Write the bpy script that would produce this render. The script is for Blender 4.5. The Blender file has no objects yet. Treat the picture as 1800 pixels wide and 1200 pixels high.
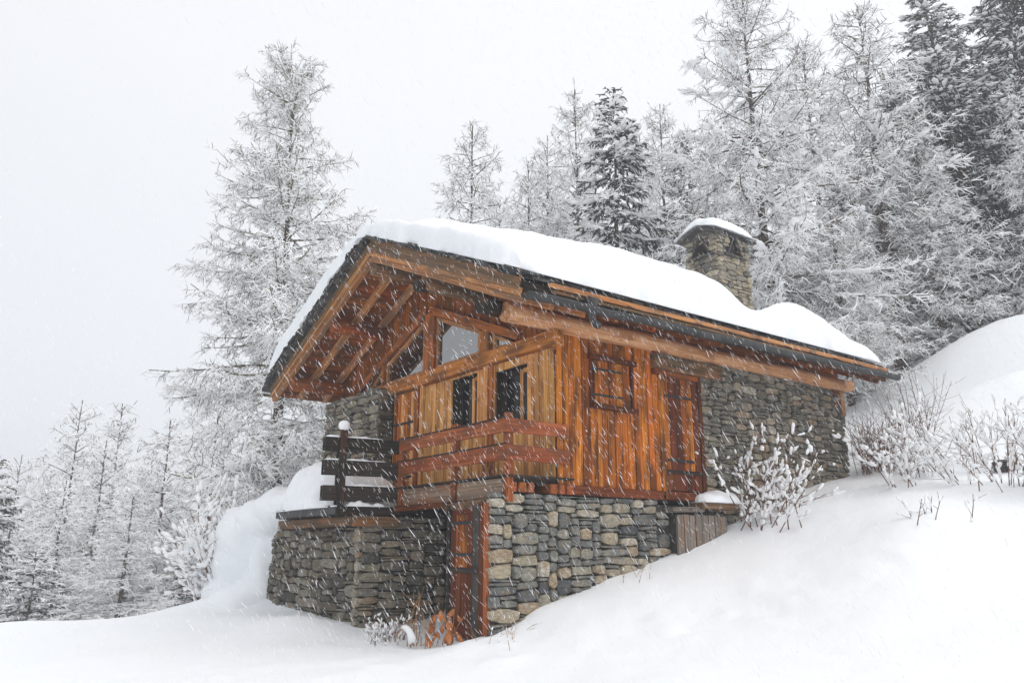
import bpy, bmesh, math, random
import numpy as np
from mathutils import Matrix, Vector

random.seed(7)
RNG = np.random.default_rng(11)
sc = bpy.context.scene
COL = sc.collection

# ------------------------------------------------------------------ camera, world, sun, exposure
cam_d = bpy.data.cameras.new('camera')
cam = bpy.data.objects.new('camera', cam_d)
COL.objects.link(cam)
cam.location = (-8.223, -9.763, 1.6)
cam.rotation_euler = (math.radians(90 + 14.764), 0, math.radians(-37.0))
cam_d.sensor_width = 36.0
cam_d.lens = 27.7
cam_d.clip_start = 0.05
cam_d.clip_end = 2000
sc.camera = cam

SUN_EL, SUN_AZ = math.radians(60), math.radians(150)      # azimuth clockwise from +Y
world = bpy.data.worlds.new('World')
sc.world = world
world.use_nodes = True
wt = world.node_tree
wt.nodes.clear()
w_out = wt.nodes.new('ShaderNodeOutputWorld')
w_add = wt.nodes.new('ShaderNodeAddShader')
w_sky = wt.nodes.new('ShaderNodeTexSky')
w_sky.sky_type = 'NISHITA'
w_sky.sun_disc = False
w_sky.sun_elevation = SUN_EL
w_sky.sun_rotation = SUN_AZ
w_sky.dust_density = 6.0
w_hsv = wt.nodes.new('ShaderNodeHueSaturation')
w_hsv.inputs['Saturation'].default_value = 0.25
w_bg1 = wt.nodes.new('ShaderNodeBackground')
w_bg1.inputs['Strength'].default_value = 0.05
w_bg2 = wt.nodes.new('ShaderNodeBackground')
w_bg2.inputs['Strength'].default_value = 1.0
w_tc = wt.nodes.new('ShaderNodeTexCoord')
w_sep = wt.nodes.new('ShaderNodeSeparateXYZ')
w_ramp = wt.nodes.new('ShaderNodeValToRGB')
w_ramp.color_ramp.elements[0].position = 0.0
w_ramp.color_ramp.elements[0].color = (0.58, 0.61, 0.655, 1)
w_ramp.color_ramp.elements[1].position = 0.55
w_ramp.color_ramp.elements[1].color = (0.73, 0.74, 0.76, 1)
L = wt.links.new
L(w_sky.outputs[0], w_hsv.inputs['Color'])
L(w_hsv.outputs[0], w_bg1.inputs['Color'])
L(w_tc.outputs['Generated'], w_sep.inputs[0])
L(w_sep.outputs['Z'], w_ramp.inputs[0])
# cloud is a little brighter ahead and to the right of the view, apart from the sun lamp
w_dot = wt.nodes.new('ShaderNodeVectorMath'); w_dot.operation = 'DOT_PRODUCT'
w_dot.inputs[1].default_value = (0.78, 0.50, 0.38)
w_mr = wt.nodes.new('ShaderNodeMapRange')
w_mr.interpolation_type = 'SMOOTHSTEP'
w_mr.inputs['From Min'].default_value = -0.2; w_mr.inputs['From Max'].default_value = 1.0
w_mr.inputs['To Min'].default_value = 0.87; w_mr.inputs['To Max'].default_value = 1.19
L(w_tc.outputs['Generated'], w_dot.inputs[0]); L(w_dot.outputs['Value'], w_mr.inputs['Value'])
L(w_mr.outputs[0], w_bg2.inputs['Strength'])
L(w_ramp.outputs[0], w_bg2.inputs['Color'])
L(w_bg1.outputs[0], w_add.inputs[0])
L(w_bg2.outputs[0], w_add.inputs[1])
L(w_add.outputs[0], w_out.inputs['Surface'])

sun_d = bpy.data.lights.new('sun', 'SUN')
sun_d.energy = 0.85
sun_d.angle = math.radians(60)
sun_d.color = (1.0, 0.99, 0.975)
sun = bpy.data.objects.new('sun', sun_d)
COL.objects.link(sun)
sd = Vector((math.sin(SUN_AZ) * math.cos(SUN_EL), math.cos(SUN_AZ) * math.cos(SUN_EL), math.sin(SUN_EL)))
sun.rotation_euler = (-sd).to_track_quat('-Z', 'Y').to_euler()
sun.location = (0, 0, 40)

sc.render.engine = 'CYCLES'
sc.view_settings.view_transform = 'Standard'
sc.view_settings.look = 'None'
sc.view_settings.exposure = 0.0
sc.view_settings.gamma = 1.0
sc.view_settings.use_curve_mapping = False
cy = sc.cycles
cy.max_bounces = 8
cy.diffuse_bounces = 6
cy.glossy_bounces = 3
cy.transmission_bounces = 4
cy.volume_bounces = 1
cy.transparent_max_bounces = 8
cy.use_denoising = True
cy.sample_clamp_indirect = 4.0

# ------------------------------------------------------------------ object helpers
W = {}


def tag(o, label=None, cat=None, group=None, kind=None):
    if label: o['label'] = label
    if cat: o['category'] = cat
    if group: o['group'] = group
    if kind: o['kind'] = kind
    return o


def link(o, m=None, parent=None):
    m = m or Matrix.Identity(4)
    COL.objects.link(o)
    if parent is not None:
        o.parent = parent
        o.matrix_parent_inverse = W[parent.name].inverted()
    o.matrix_basis = m
    W[o.name] = m
    return o


def thing(name, label, cat, loc=(0, 0, 0), group=None):
    o = bpy.data.objects.new(name, None)
    o.empty_display_size = 0.2
    link(o, Matrix.Translation(loc))
    return tag(o, label, cat, group)


def obj(name, me, mat, parent=None, m=None):
    if mat is not None and not me.materials:
        me.materials.append(mat)
    o = bpy.data.objects.new(name, me)
    return link(o, m, parent)


def mesh_py(name, verts, faces, smooth=False):
    me = bpy.data.meshes.new(name)
    me.from_pydata([tuple(v) for v in verts], [], faces)
    if smooth:
        me.shade_smooth()
    me.update()
    return me


def mesh_np(name, verts, quads, mats=None, mat_idx=None, smooth=False):
    """fast mesh from numpy arrays: quads (n,4) or tris (n,3)"""
    me = bpy.data.meshes.new(name)
    n, k = quads.shape
    me.vertices.add(len(verts))
    me.vertices.foreach_set('co', np.ascontiguousarray(verts, dtype=np.float32).ravel())
    me.loops.add(n * k)
    me.loops.foreach_set('vertex_index', np.ascontiguousarray(quads, dtype=np.int32).ravel())
    me.polygons.add(n)
    me.polygons.foreach_set('loop_start', np.arange(0, n * k, k, dtype=np.int32))
    me.polygons.foreach_set('loop_total', np.full(n, k, dtype=np.int32))
    for mt in mats or []:
        me.materials.append(mt)
    if mat_idx is not None:
        me.polygons.foreach_set('material_index', mat_idx.astype(np.int32))
    me.polygons.foreach_set('use_smooth', np.full(n, smooth, dtype=bool))
    me.update(calc_edges=True)
    me.validate()
    return me


def frame(o, ax, ay=None, az=None):
    """matrix with local x along ax, y along ay (z completes) at origin o"""
    x = Vector(ax).normalized()
    if ay is not None:
        y = Vector(ay); y = (y - x * y.dot(x)).normalized(); z = x.cross(y)
    else:
        z = Vector(az); z = (z - x * z.dot(x)).normalized(); y = z.cross(x)
    m = Matrix((x, y, z)).transposed().to_4x4()
    m.translation = Vector(o)
    return m


BOX = {}


def box_mesh(l, w, t, bev=0.004, mat=None):
    key = (round(l, 2), round(w, 3), round(t, 3), bev, mat.name if mat else '')
    if key in BOX:
        return BOX[key]
    bm = bmesh.new()
    bmesh.ops.create_cube(bm, size=1.0)
    bmesh.ops.scale(bm, vec=(key[0], w, t), verts=bm.verts)
    if bev:
        bmesh.ops.bevel(bm, geom=list(bm.edges), offset=min(bev, t * .3, w * .3), segments=1, affect='EDGES')
    me = bpy.data.meshes.new('timber')
    bm.to_mesh(me)
    bm.free()
    if mat: me.materials.append(mat)
    BOX[key] = me
    return me


def bar(name, p0, p1, width, thick, mat, parent, wdir=(0, 0, 1), bev=0.004):
    """a straight timber from p0 to p1; width measured along wdir, thickness across"""
    p0, p1 = Vector(p0), Vector(p1)
    d = p1 - p0
    l = d.length
    m = frame((p0 + p1) / 2, d, ay=wdir)
    return obj(name, box_mesh(l, width, thick, bev, mat), mat, parent, m)


def tube_mesh(pts, radii, sides=10, wob=0.0, seed=0, caps=True, smooth=True):
    r = random.Random(seed)
    pts = [Vector(p) for p in pts]
    vs, fs = [], []
    ph = [r.uniform(0, 6.28) for _ in range(4)]
    for i, p in enumerate(pts):
        t = (pts[min(i + 1, len(pts) - 1)] - pts[max(i - 1, 0)]).normalized()
        a = t.cross(Vector((0, 0, 1)))
        if a.length < 0.05: a = t.cross(Vector((1, 0, 0)))
        a.normalize(); b = t.cross(a)
        for k in range(sides):
            an = 2 * math.pi * k / sides
            rr = radii[i] * (1 + wob * (math.sin(2 * an + ph[0] + i * .6) + .6 * math.sin(3 * an + ph[1] - i * .9)))
            vs.append(p + a * math.cos(an) * rr + b * math.sin(an) * rr)
    n = len(pts)
    for i in range(n - 1):
        for k in range(sides):
            k2 = (k + 1) % sides
            fs.append((i * sides + k, i * sides + k2, (i + 1) * sides + k2, (i + 1) * sides + k))
    if caps:
        fs.append(tuple(range(sides - 1, -1, -1)))
        fs.append(tuple((n - 1) * sides + k for k in range(sides)))
    me = mesh_py('log', vs, fs)
    if smooth:
        for p in me.polygons: p.use_smooth = len(p.vertices) == 4
    return me


# ------------------------------------------------------------------ materials
def nodes_mat(name):
    m = bpy.data.materials.new(name)
    m.use_nodes = True
    nt = m.node_tree
    b = nt.nodes['Principled BSDF']
    return m, nt, b


def N(nt, t, **kw):
    n = nt.nodes.new(t)
    for k, v in kw.items():
        if k in n.inputs.keys():
            n.inputs[k].default_value = v
        else:
            setattr(n, k, v)
    return n


def ramp(nt, stops):
    n = nt.nodes.new('ShaderNodeValToRGB')
    cr = n.color_ramp
    while len(cr.elements) < len(stops): cr.elements.new(0.5)
    for e, (p, c) in zip(cr.elements, stops):
        e.position = p
        e.color = (*c, 1) if len(c) == 3 else c
    return n


def wood(name, dark, mid, light, rough=0.62, stain=None, stain_amt=0.0, vary=0.35, knots=True, gx=0.8, spec=0.12):
    m, nt, b = nodes_mat(name)
    lk = nt.links.new
    tc = N(nt, 'ShaderNodeTexCoord')
    oi = N(nt, 'ShaderNodeObjectInfo')
    mul = N(nt, 'ShaderNodeMath', operation='MULTIPLY')
    mul.inputs[1].default_value = 53.7
    lk(oi.outputs['Random'], mul.inputs[0])
    add = N(nt, 'ShaderNodeVectorMath', operation='ADD')
    lk(tc.outputs['Object'], add.inputs[0]); lk(mul.outputs[0], add.inputs[1])
    mp = N(nt, 'ShaderNodeMapping'); mp.inputs['Scale'].default_value = (gx, 26, 26)
    lk(add.outputs[0], mp.inputs[0])
    n1 = N(nt, 'ShaderNodeTexNoise', Scale=1.0, Detail=5.0, Roughness=0.65, Distortion=0.6)
    lk(mp.outputs[0], n1.inputs['Vector'])
    r1 = ramp(nt, [(0.28, dark), (0.5, mid), (0.72, light)])
    lk(n1.outputs['Fac'], r1.inputs[0])
    # plank to plank difference
    hs = N(nt, 'ShaderNodeHueSaturation')
    mr = N(nt, 'ShaderNodeMapRange'); mr.inputs['To Min'].default_value = 1 - vary; mr.inputs['To Max'].default_value = 1 + vary
    lk(oi.outputs['Random'], mr.inputs['Value']); lk(mr.outputs[0], hs.inputs['Value'])
    m2 = N(nt, 'ShaderNodeMath', operation='MULTIPLY'); m2.inputs[1].default_value = 7.31
    fr = N(nt, 'ShaderNodeMath', operation='FRACT')
    lk(oi.outputs['Random'], m2.inputs[0]); lk(m2.outputs[0], fr.inputs[0])
    mr2 = N(nt, 'ShaderNodeMapRange'); mr2.inputs['To Min'].default_value = 0.492; mr2.inputs['To Max'].default_value = 0.506
    lk(fr.outputs[0], mr2.inputs['Value']); lk(mr2.outputs[0], hs.inputs['Hue'])
    lk(r1.outputs[0], hs.inputs['Color'])
    col = hs.outputs[0]
    if knots:
        mk = N(nt, 'ShaderNodeMapping'); mk.inputs['Scale'].default_value = (1.6, 5.5, 5.5)
        lk(add.outputs[0], mk.inputs[0])
        vo = N(nt, 'ShaderNodeTexVoronoi', Scale=1.0)
        lk(mk.outputs[0], vo.inputs['Vector'])
        rk = ramp(nt, [(0.05, (1, 1, 1)), (0.13, (0, 0, 0))])
        lk(vo.outputs['Distance'], rk.inputs[0])
        mx = N(nt, 'ShaderNodeMix', data_type='RGBA')
        lk(rk.outputs[0], mx.inputs[0]); lk(col, mx.inputs[6])
        mx.inputs[7].default_value = (*[c * .45 for c in dark], 1)
        col = mx.outputs[2]
    if stain:
        n2 = N(nt, 'ShaderNodeTexNoise', Scale=2.2, Detail=4.0)
        mp2 = N(nt, 'ShaderNodeMapping'); mp2.inputs['Scale'].default_value = (0.7, 2.5, 2.5)
        lk(add.outputs[0], mp2.inputs[0]); lk(mp2.outputs[0], n2.inputs['Vector'])
        r2 = ramp(nt, [(0.60 - 0.3 * stain_amt, (0, 0, 0)), (0.78 - 0.3 * stain_amt, (1, 1, 1))])
        lk(n2.outputs['Fac'], r2.inputs[0])
        mx2 = N(nt, 'ShaderNodeMix', data_type='RGBA')
        mm = N(nt, 'ShaderNodeMath', operation='MULTIPLY'); mm.inputs[1].default_value = 0.8
        lk(r2.outputs[0], mm.inputs[0]); lk(mm.outputs[0], mx2.inputs[0])
        lk(col, mx2.inputs[6]); mx2.inputs[7].default_value = (*stain, 1)
        col = mx2.outputs[2]
    lk(col, b.inputs['Base Color'])
    b.inputs['Roughness'].default_value = rough
    b.inputs['Specular IOR Level'].default_value = spec
    bp = N(nt, 'ShaderNodeBump', Strength=0.5, Distance=0.006)
    lk(n1.outputs['Fac'], bp.inputs['Height']); lk(bp.outputs[0], b.inputs['Normal'])
    return m


def stone_mat(name, stops, rough=0.85):
    m, nt, b = nodes_mat(name)
    lk = nt.links.new
    tc = N(nt, 'ShaderNodeTexCoord'); oi = N(nt, 'ShaderNodeObjectInfo')
    mul = N(nt, 'ShaderNodeMath', operation='MULTIPLY'); mul.inputs[1].default_value = 41.3
    lk(oi.outputs['Random'], mul.inputs[0])
    add = N(nt, 'ShaderNodeVectorMath', operation='ADD')
    lk(tc.outputs['Object'], add.inputs[0]); lk(mul.outputs[0], add.inputs[1])
    r0 = ramp(nt, stops); r0.color_ramp.interpolation = 'LINEAR'
    n0 = N(nt, 'ShaderNodeTexNoise', Scale=5.0, Detail=4.0, Roughness=0.6)
    lk(add.outputs[0], n0.inputs['Vector'])
    ms = N(nt, 'ShaderNodeMath', operation='MULTIPLY_ADD'); ms.inputs[1].default_value = 0.42; ms.inputs[2].default_value = -0.21
    lk(n0.outputs['Fac'], ms.inputs[0])
    ad = N(nt, 'ShaderNodeMath', operation='ADD'); lk(oi.outputs['Random'], ad.inputs[0]); lk(ms.outputs[0], ad.inputs[1])
    lk(ad.outputs[0], r0.inputs[0])
    mp = N(nt, 'ShaderNodeMapping'); mp.inputs['Scale'].default_value = (9, 26, 9); mp.inputs['Rotation'].default_value = (0.2, 0.1, 0.15)
    lk(add.outputs[0], mp.inputs[0])
    n1 = N(nt, 'ShaderNodeTexNoise', Scale=1.6, Detail=7.0, Roughness=0.72)
    lk(mp.outputs[0], n1.inputs['Vector'])
    r1 = ramp(nt, [(0.3, (0.42, 0.42, 0.43)), (0.5, (0.92, 0.92, 0.92)), (0.72, (1.5, 1.47, 1.4))])
    lk(n1.outputs['Fac'], r1.inputs[0])
    mx = N(nt, 'ShaderNodeMix', data_type='RGBA', blend_type='MULTIPLY'); mx.inputs[0].default_value = 1.0
    lk(r0.outputs[0], mx.inputs[6]); lk(r1.outputs[0], mx.inputs[7])
    # rusty and lichen patches
    n2 = N(nt, 'ShaderNodeTexNoise', Scale=7.0, Detail=3.0); lk(add.outputs[0], n2.inputs['Vector'])
    r2 = ramp(nt, [(0.55, (0, 0, 0)), (0.70, (0.6, 0.6, 0.6))]); lk(n2.outputs['Fac'], r2.inputs[0])
    mx2 = N(nt, 'ShaderNodeMix', data_type='RGBA'); lk(r2.outputs[0], mx2.inputs[0]); lk(mx.outputs[2], mx2.inputs[6])
    mx2.inputs[7].default_value = (0.25, 0.165, 0.09, 1)
    lk(mx2.outputs[2], b.inputs['Base Color'])
    b.inputs['Roughness'].default_value = rough
    b.inputs['Specular IOR Level'].default_value = 0.3
    bp = N(nt, 'ShaderNodeBump', Strength=0.9, Distance=0.02)
    lk(n1.outputs['Fac'], bp.inputs['Height']); lk(bp.outputs[0], b.inputs['Normal'])
    return m


def plain(name, col, rough=0.7, metal=0.0, noise=0.25, scale=8.0, spec=0.4, bump=0.0):
    m, nt, b = nodes_mat(name)
    lk = nt.links.new
    tc = N(nt, 'ShaderNodeTexCoord')
    n = N(nt, 'ShaderNodeTexNoise', Scale=scale, Detail=5.0)
    lk(tc.outputs['Object'], n.inputs['Vector'])
    r = ramp(nt, [(0.3, [c * (1 - noise) for c in col]), (0.7, [c * (1 + noise) for c in col])])
    lk(n.outputs['Fac'], r.inputs[0]); lk(r.outputs[0], b.inputs['Base Color'])
    b.inputs['Roughness'].default_value = rough
    b.inputs['Metallic'].default_value = metal
    b.inputs['Specular IOR Level'].default_value = spec
    if bump:
        bp = N(nt, 'ShaderNodeBump', Strength=0.7, Distance=bump)
        lk(n.outputs['Fac'], bp.inputs['Height']); lk(bp.outputs[0], b.inputs['Normal'])
    return m


def snow_mat(name, relief=True):
    m, nt, b = nodes_mat(name)
    lk = nt.links.new
    b.inputs['Base Color'].default_value = (0.925, 0.945, 0.965, 1)
    b.inputs['Roughness'].default_value = 0.75
    b.inputs['Specular IOR Level'].default_value = 0.15
    if relief:
        tc = N(nt, 'ShaderNodeTexCoord')
        n1 = N(nt, 'ShaderNodeTexNoise', Scale=2.6, Detail=6.0, Roughness=0.55)
        n2 = N(nt, 'ShaderNodeTexNoise', Scale=38.0, Detail=4.0, Roughness=0.7)
        lk(tc.outputs['Object'], n1.inputs['Vector']); lk(tc.outputs['Object'], n2.inputs['Vector'])
        b1 = N(nt, 'ShaderNodeBump', Strength=0.45, Distance=0.06)
        b2 = N(nt, 'ShaderNodeBump', Strength=0.6, Distance=0.012)
        lk(n1.outputs['Fac'], b1.inputs['Height']); lk(n2.outputs['Fac'], b2.inputs['Height'])
        lk(b1.outputs[0], b2.inputs['Normal']); lk(b2.outputs[0], b.inputs['Normal'])
    return m


M = {}
M['side'] = wood('honey_brown_boards', (0.17, 0.038, 0.004), (0.46, 0.135, 0.014), (0.66, 0.24, 0.035), stain=(0.055, 0.022, 0.010), stain_amt=0.5)
M['gable'] = wood('pale_larch_boards', (0.38, 0.14, 0.035), (0.72, 0.34, 0.1), (0.82, 0.47, 0.17), vary=0.28, stain=(0.20, 0.07, 0.02), stain_amt=0.2)
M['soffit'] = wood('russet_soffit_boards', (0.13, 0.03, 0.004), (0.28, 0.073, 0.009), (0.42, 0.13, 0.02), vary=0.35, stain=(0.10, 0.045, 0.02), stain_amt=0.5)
M['rafter'] = wood('honey_rafters', (0.24, 0.085, 0.026), (0.45, 0.2, 0.07), (0.6, 0.33, 0.15), vary=0.22, stain=(0.20, 0.12, 0.075), stain_amt=0.45)
M['beam'] = wood('orange_brown_beams', (0.2, 0.05, 0.008), (0.42, 0.13, 0.022), (0.56, 0.21, 0.05), vary=0.2, stain=(0.11, 0.055, 0.03), stain_amt=0.5)
M['log'] = wood('peeled_log', (0.36, 0.16, 0.055), (0.64, 0.34, 0.15), (0.76, 0.48, 0.27), vary=0.05, stain=(0.30, 0.12, 0.045), stain_amt=0.3, gx=0.6)
M['tie'] = wood('red_brown_tie_beam', (0.24, 0.066, 0.014), (0.5, 0.165, 0.033), (0.64, 0.26, 0.075), vary=0.1, stain=(0.13, 0.055, 0.025), stain_amt=0.5, gx=0.9)
M['weathered'] = wood('weathered_grey_brown_wood', (0.0480, 0.0328, 0.0216), (0.1360, 0.0819, 0.0454), (0.2640, 0.1716, 0.1008), vary=0.25, stain=(0.30, 0.13, 0.05), stain_amt=0.35)
M['greywood'] = wood('silvered_wood', (0.09, 0.075, 0.065), (0.20, 0.17, 0.145), (0.33, 0.28, 0.24), vary=0.25, stain=(0.26, 0.13, 0.06), stain_amt=0.3)
M['red'] = wood('red_brown_rails', (0.14, 0.035, 0.01), (0.31, 0.085, 0.024), (0.45, 0.16, 0.06), vary=0.15, stain=(0.13, 0.055, 0.03), stain_amt=0.5)
M['darkred'] = wood('dark_red_door_boards', (0.055, 0.011, 0.004), (0.125, 0.032, 0.010), (0.23, 0.058, 0.014), vary=0.3, stain=(0.05, 0.015, 0.007), stain_amt=0.3)
M['fascia'] = wood('greyed_fascia', (0.13, 0.08, 0.055), (0.27, 0.19, 0.135), (0.40, 0.30, 0.22), vary=0.15, stain=(0.30, 0.12, 0.05), stain_amt=0.35)
M['charred'] = wood('wet_blackened_wood', (0.013, 0.011, 0.010), (0.03, 0.024, 0.02), (0.065, 0.045, 0.035), vary=0.25, knots=False, stain=(0.10, 0.03, 0.012), stain_amt=0.05)  # black timber, also the painted shade in the window openings
M['stone'] = stone_mat('fieldstone', [(0.0, (0.085, 0.09, 0.092)), (0.18, (0.16, 0.163, 0.155)), (0.34, (0.32, 0.30, 0.24)), (0.50, (0.44, 0.37, 0.26)),
                                      (0.64, (0.21, 0.215, 0.20)), (0.78, (0.46, 0.41, 0.32)), (0.9, (0.33, 0.24, 0.15)), (1.0, (0.55, 0.52, 0.44))])
M['stone_dark'] = stone_mat('mossy_grey_fieldstone', [(0.0, (0.06, 0.06, 0.057)), (0.25, (0.12, 0.11, 0.088)), (0.45, (0.21, 0.18, 0.13)), (0.6, (0.12, 0.115, 0.10)),
                                      (0.8, (0.26, 0.235, 0.185)), (1.0, (0.30, 0.28, 0.24))])  # browner copy of the fieldstone, darkened in colour for walls in shade
M['stone_tan'] = stone_mat('tan_fieldstone', [(0.0, (0.12, 0.12, 0.115)), (0.25, (0.27, 0.235, 0.18)), (0.5, (0.41, 0.35, 0.26)), (0.7, (0.23, 0.22, 0.19)),
                                      (0.85, (0.42, 0.35, 0.23)), (1.0, (0.46, 0.42, 0.33))])
M['stone_side'] = stone_mat('brown_grey_fieldstone', [(0.0, (0.095, 0.095, 0.085)), (0.2, (0.19, 0.18, 0.15)), (0.4, (0.33, 0.285, 0.21)), (0.58, (0.20, 0.19, 0.165)),
                                      (0.78, (0.40, 0.345, 0.26)), (0.9, (0.30, 0.20, 0.12)), (1.0, (0.44, 0.41, 0.34))])
M['core'] = plain('dark_wall_core', (0.055, 0.052, 0.047), 0.95, noise=0.4, bump=0.02)
M['slate'] = stone_mat('wet_slate', [(0.0, (0.022, 0.024, 0.026)), (0.5, (0.045, 0.047, 0.05)), (1.0, (0.085, 0.085, 0.085))], 0.6)
M['iron'] = plain('black_iron', (0.022, 0.022, 0.024), 0.55, 0.4, spec=0.5)
M['zinc'] = plain('dark_zinc', (0.036, 0.036, 0.037), 0.5, 0.0, noise=0.45, scale=4.0)
M['snow'] = snow_mat('snow')
M['snow_plain'] = snow_mat('snow_on_twigs', False)
M['snow_plain'].node_tree.nodes['Principled BSDF'].inputs['Base Color'].default_value = (0.96, 0.965, 0.97, 1)
M['dark'] = plain('unlit_room', (0.012, 0.010, 0.009), 0.95, noise=0.2)  # near-black colour stands in for the darkness of interiors and openings
M['bark'] = plain('larch_bark', (0.105, 0.078, 0.062), 0.95, noise=0.5, scale=14, bump=0.03)
M['twig'] = plain('bare_twigs', (0.22, 0.185, 0.165), 0.9, noise=0.35, scale=3)
M['lichen'] = plain('lichen_grown_bark', (0.15, 0.135, 0.07), 0.95, noise=0.6, scale=6, bump=0.02)
M['needle'] = plain('spruce_needles', (0.034, 0.042, 0.036), 0.85, noise=0.5, scale=2.5)
M['stem'] = plain('red_brown_stems', (0.16, 0.075, 0.05), 0.85, noise=0.4, scale=12)
M['leaf'] = plain('dead_brown_leaves', (0.42, 0.15, 0.045), 0.75, noise=0.45, scale=14)
M['straw'] = plain('dry_stalks', (0.35, 0.19, 0.08), 0.85, noise=0.4, scale=14)


def glass_mat(name, ior):
    m, nt, b = nodes_mat(name)
    b.inputs['Base Color'].default_value = (0.012, 0.012, 0.014, 1)
    b.inputs['Roughness'].default_value = 0.015
    b.inputs['IOR'].default_value = ior
    b.inputs['Specular IOR Level'].default_value = 0.9
    return m


M['glass'] = glass_mat('window_glass', 2.5)
M['old_glass'] = glass_mat('dim_window_glass', 1.3)  # reflection weakened so that the lower panes look dark
M['old_glass'].node_tree.nodes['Principled BSDF'].inputs['Specular IOR Level'].default_value = 0.5
GROUP_MATS = None

# ------------------------------------------------------------------ terrain
TP = np.array([
    # along the side wall and in front of it
    (-1.35, -.1, .52), (-.5, -.1, .79), (1, -.1, 1.16), (2.5, -.1, 1.5), (4.0, -.1, 1.98), (6.5, -.1, 2.68), (8.85, -.1, 3.25),
    (-1.1, -1.0, .30), (1.5, -1.3, .95), (4.4, -1.4, 1.85),
    (4.14, -2.57, 1.74), (7.26, -1.81, 2.92), (7.12, -3.29, 2.62), (7.14, -4.06, 2.56), (4.86, -3.51, 2.14), (4.95, -4.7, 1.36), (1.5, -3.0, .62),
    (9.9, -2.65, 3.25), (9.87, -.87, 3.8), (10.89, -1.67, 4.1), (13.0, -.6, 5.7), (14.47, -1.78, 6.4), (13.7, -1.2, 6.1), (12.3, -2.2, 4.75), (13.9, 1.2, 5.0),
    (15.95, 1.6, 6.5), (16.9, 1.3, 7.5), (17.75, 1.0, 8.35), (19.2, -.34, 9.3), (18.4, .3, 8.9), (20.5, 3.0, 7.6), (24.95, 3.93, 10.5), (26.8, 2.15, 12.0), (25.5, -2.5, 11.5),
    (13.9, -.9, 5.55), (15.8, -1.2, 5.8), (16.4, -2.4, 6.0), (15.3, .1, 5.5), (21.5, 2.2, 7.4), (20.4, 1.4, 7.5), (22.6, .3, 8.4),
    # in front of the terrace and the low ground to the left
    (-6.22, 11.25, .07), (-5.05, 10.36, .09), (-3.96, 9.56, .05), (-3.28, 8.69, .30), (-3.0, 7.4, .34), (-2.7, 6.3, .38), (-2.45, 5.27, .42),
    (-2.49, 4.27, .54), (-2.08, 3.61, .40), (-1.74, 2.99, .30), (-1.43, 2.0, .26), (-1.13, 1.12, .26), (-1.2, .4, .34),
    (-1.85, 3.5, .32), (-1.75, 4.3, .32), (-1.75, 5.2, .30), (-1.75, 6.0, .34), (-1.75, 6.8, .32), (-1.75, 7.6, .28), (-1.75, 8.4, .30), (-2.3, 7.5, .22), (-2.4, 8.3, .25), (-2.2, 6.5, .26), (-1.0, 3.2, .28), (-.2, 3.2, .30), (-.3, 2.0, .28), (-.5, 1.2, .30), (-.6, 5.0, .5), (-.6, 6.4, .7),
    (-.6, 7.7, 1.2), (-.3, 8.6, 1.4), (-2.0, 9.4, .62), (-1.4, 9.6, .9),
    (-2.9, 3.2, .22), (-3.6, 5.0, .16), (-6.8, 3.6, -.15), (-4.4, .5, .0), (-2.1, -1.6, .05), (-1.0, -4.5, .28), (-2.2, -7.3, .45), (-6.4, 8.5, -.12), (-1.0, -.2, .42),
    (2.0, -7.5, .8), (7.0, -8.0, 2.3),
    (-8.2, -9.8, 0), (-14, -12, 0), (-12, 0, -.2), (-14, 10, -.2), (-4, -16, .3), (6, -16, 2.0), (16, -10, 5.4), (28, -14, 10.5), (-20, -4, -.2),
    # dropping away behind, to the left
    (-5.35, 17.8, -2.4), (-2.2, 15.4, -1.3), (-.5, 12.6, .1), (.7, 15.0, -.2), (-9.0, 16, -2.0), (-3.4, 34.4, -7.5), (2.5, 29.7, -6.0), (0, 66, -16), (13.3, 54.9, -12), (-22, 25, -6), (-40, 40, -14), (-45, 0, -3),
    (4, 10, 2.2), (9.5, 10, 4.0), (9.6, 4, 4.2), (4, 4, 2.2), (12, 16, 3.6), (20, 28, 4.5), (19.9, 40.8, -1.0),
    # hillside
    (25, 28.4, 6.5), (28.8, 17.8, 9.5), (44, 7.9, 16.5), (68, 16, 25), (44.7, 50.9, 9), (60, -25, 24), (90, 40, 31), (70, 90, 10), (20, 95, -18), (-30, 95, -24), (-60, 70, -24), (100, 0, 38), (100, 100, 22), (-60, -40, -2), (0, -60, 2), (60, -60, 22), (-70, 0, -6), (-70, 110, -30), (0, 110, -24), (110, 110, 20),
])


class TPS:
    def __init__(self, P, lam=0.02):
        X = P[:, :2]; n = len(P)
        A = np.zeros((n + 3, n + 3))
        A[:n, :n] = self.K(X, X) + lam * np.eye(n)
        A[:n, n] = 1; A[:n, n + 1:] = X; A[n, :n] = 1; A[n + 1:, :n] = X.T
        self.w = np.linalg.solve(A, np.concatenate([P[:, 2], np.zeros(3)])); self.X = X

    @staticmethod
    def K(a, b):
        d2 = ((a[:, None, :] - b[None, :, :]) ** 2).sum(-1)
        d = np.sqrt(d2)
        return d          # biharmonic-like cone kernel: stays tame between far points

    def __call__(self, x, y):
        x = np.atleast_1d(np.asarray(x, float)); y = np.atleast_1d(np.asarray(y, float))
        q = np.stack([x.ravel(), y.ravel()], -1)
        out = np.empty(len(q)); n = len(self.X)
        for i in range(0, len(q), 20000):
            qq = q[i:i + 20000]
            out[i:i + 20000] = self.K(qq, self.X) @ self.w[:n] + self.w[n] + qq @ self.w[n + 1:]
        return out.reshape(x.shape)


tps = TPS(TP)


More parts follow.
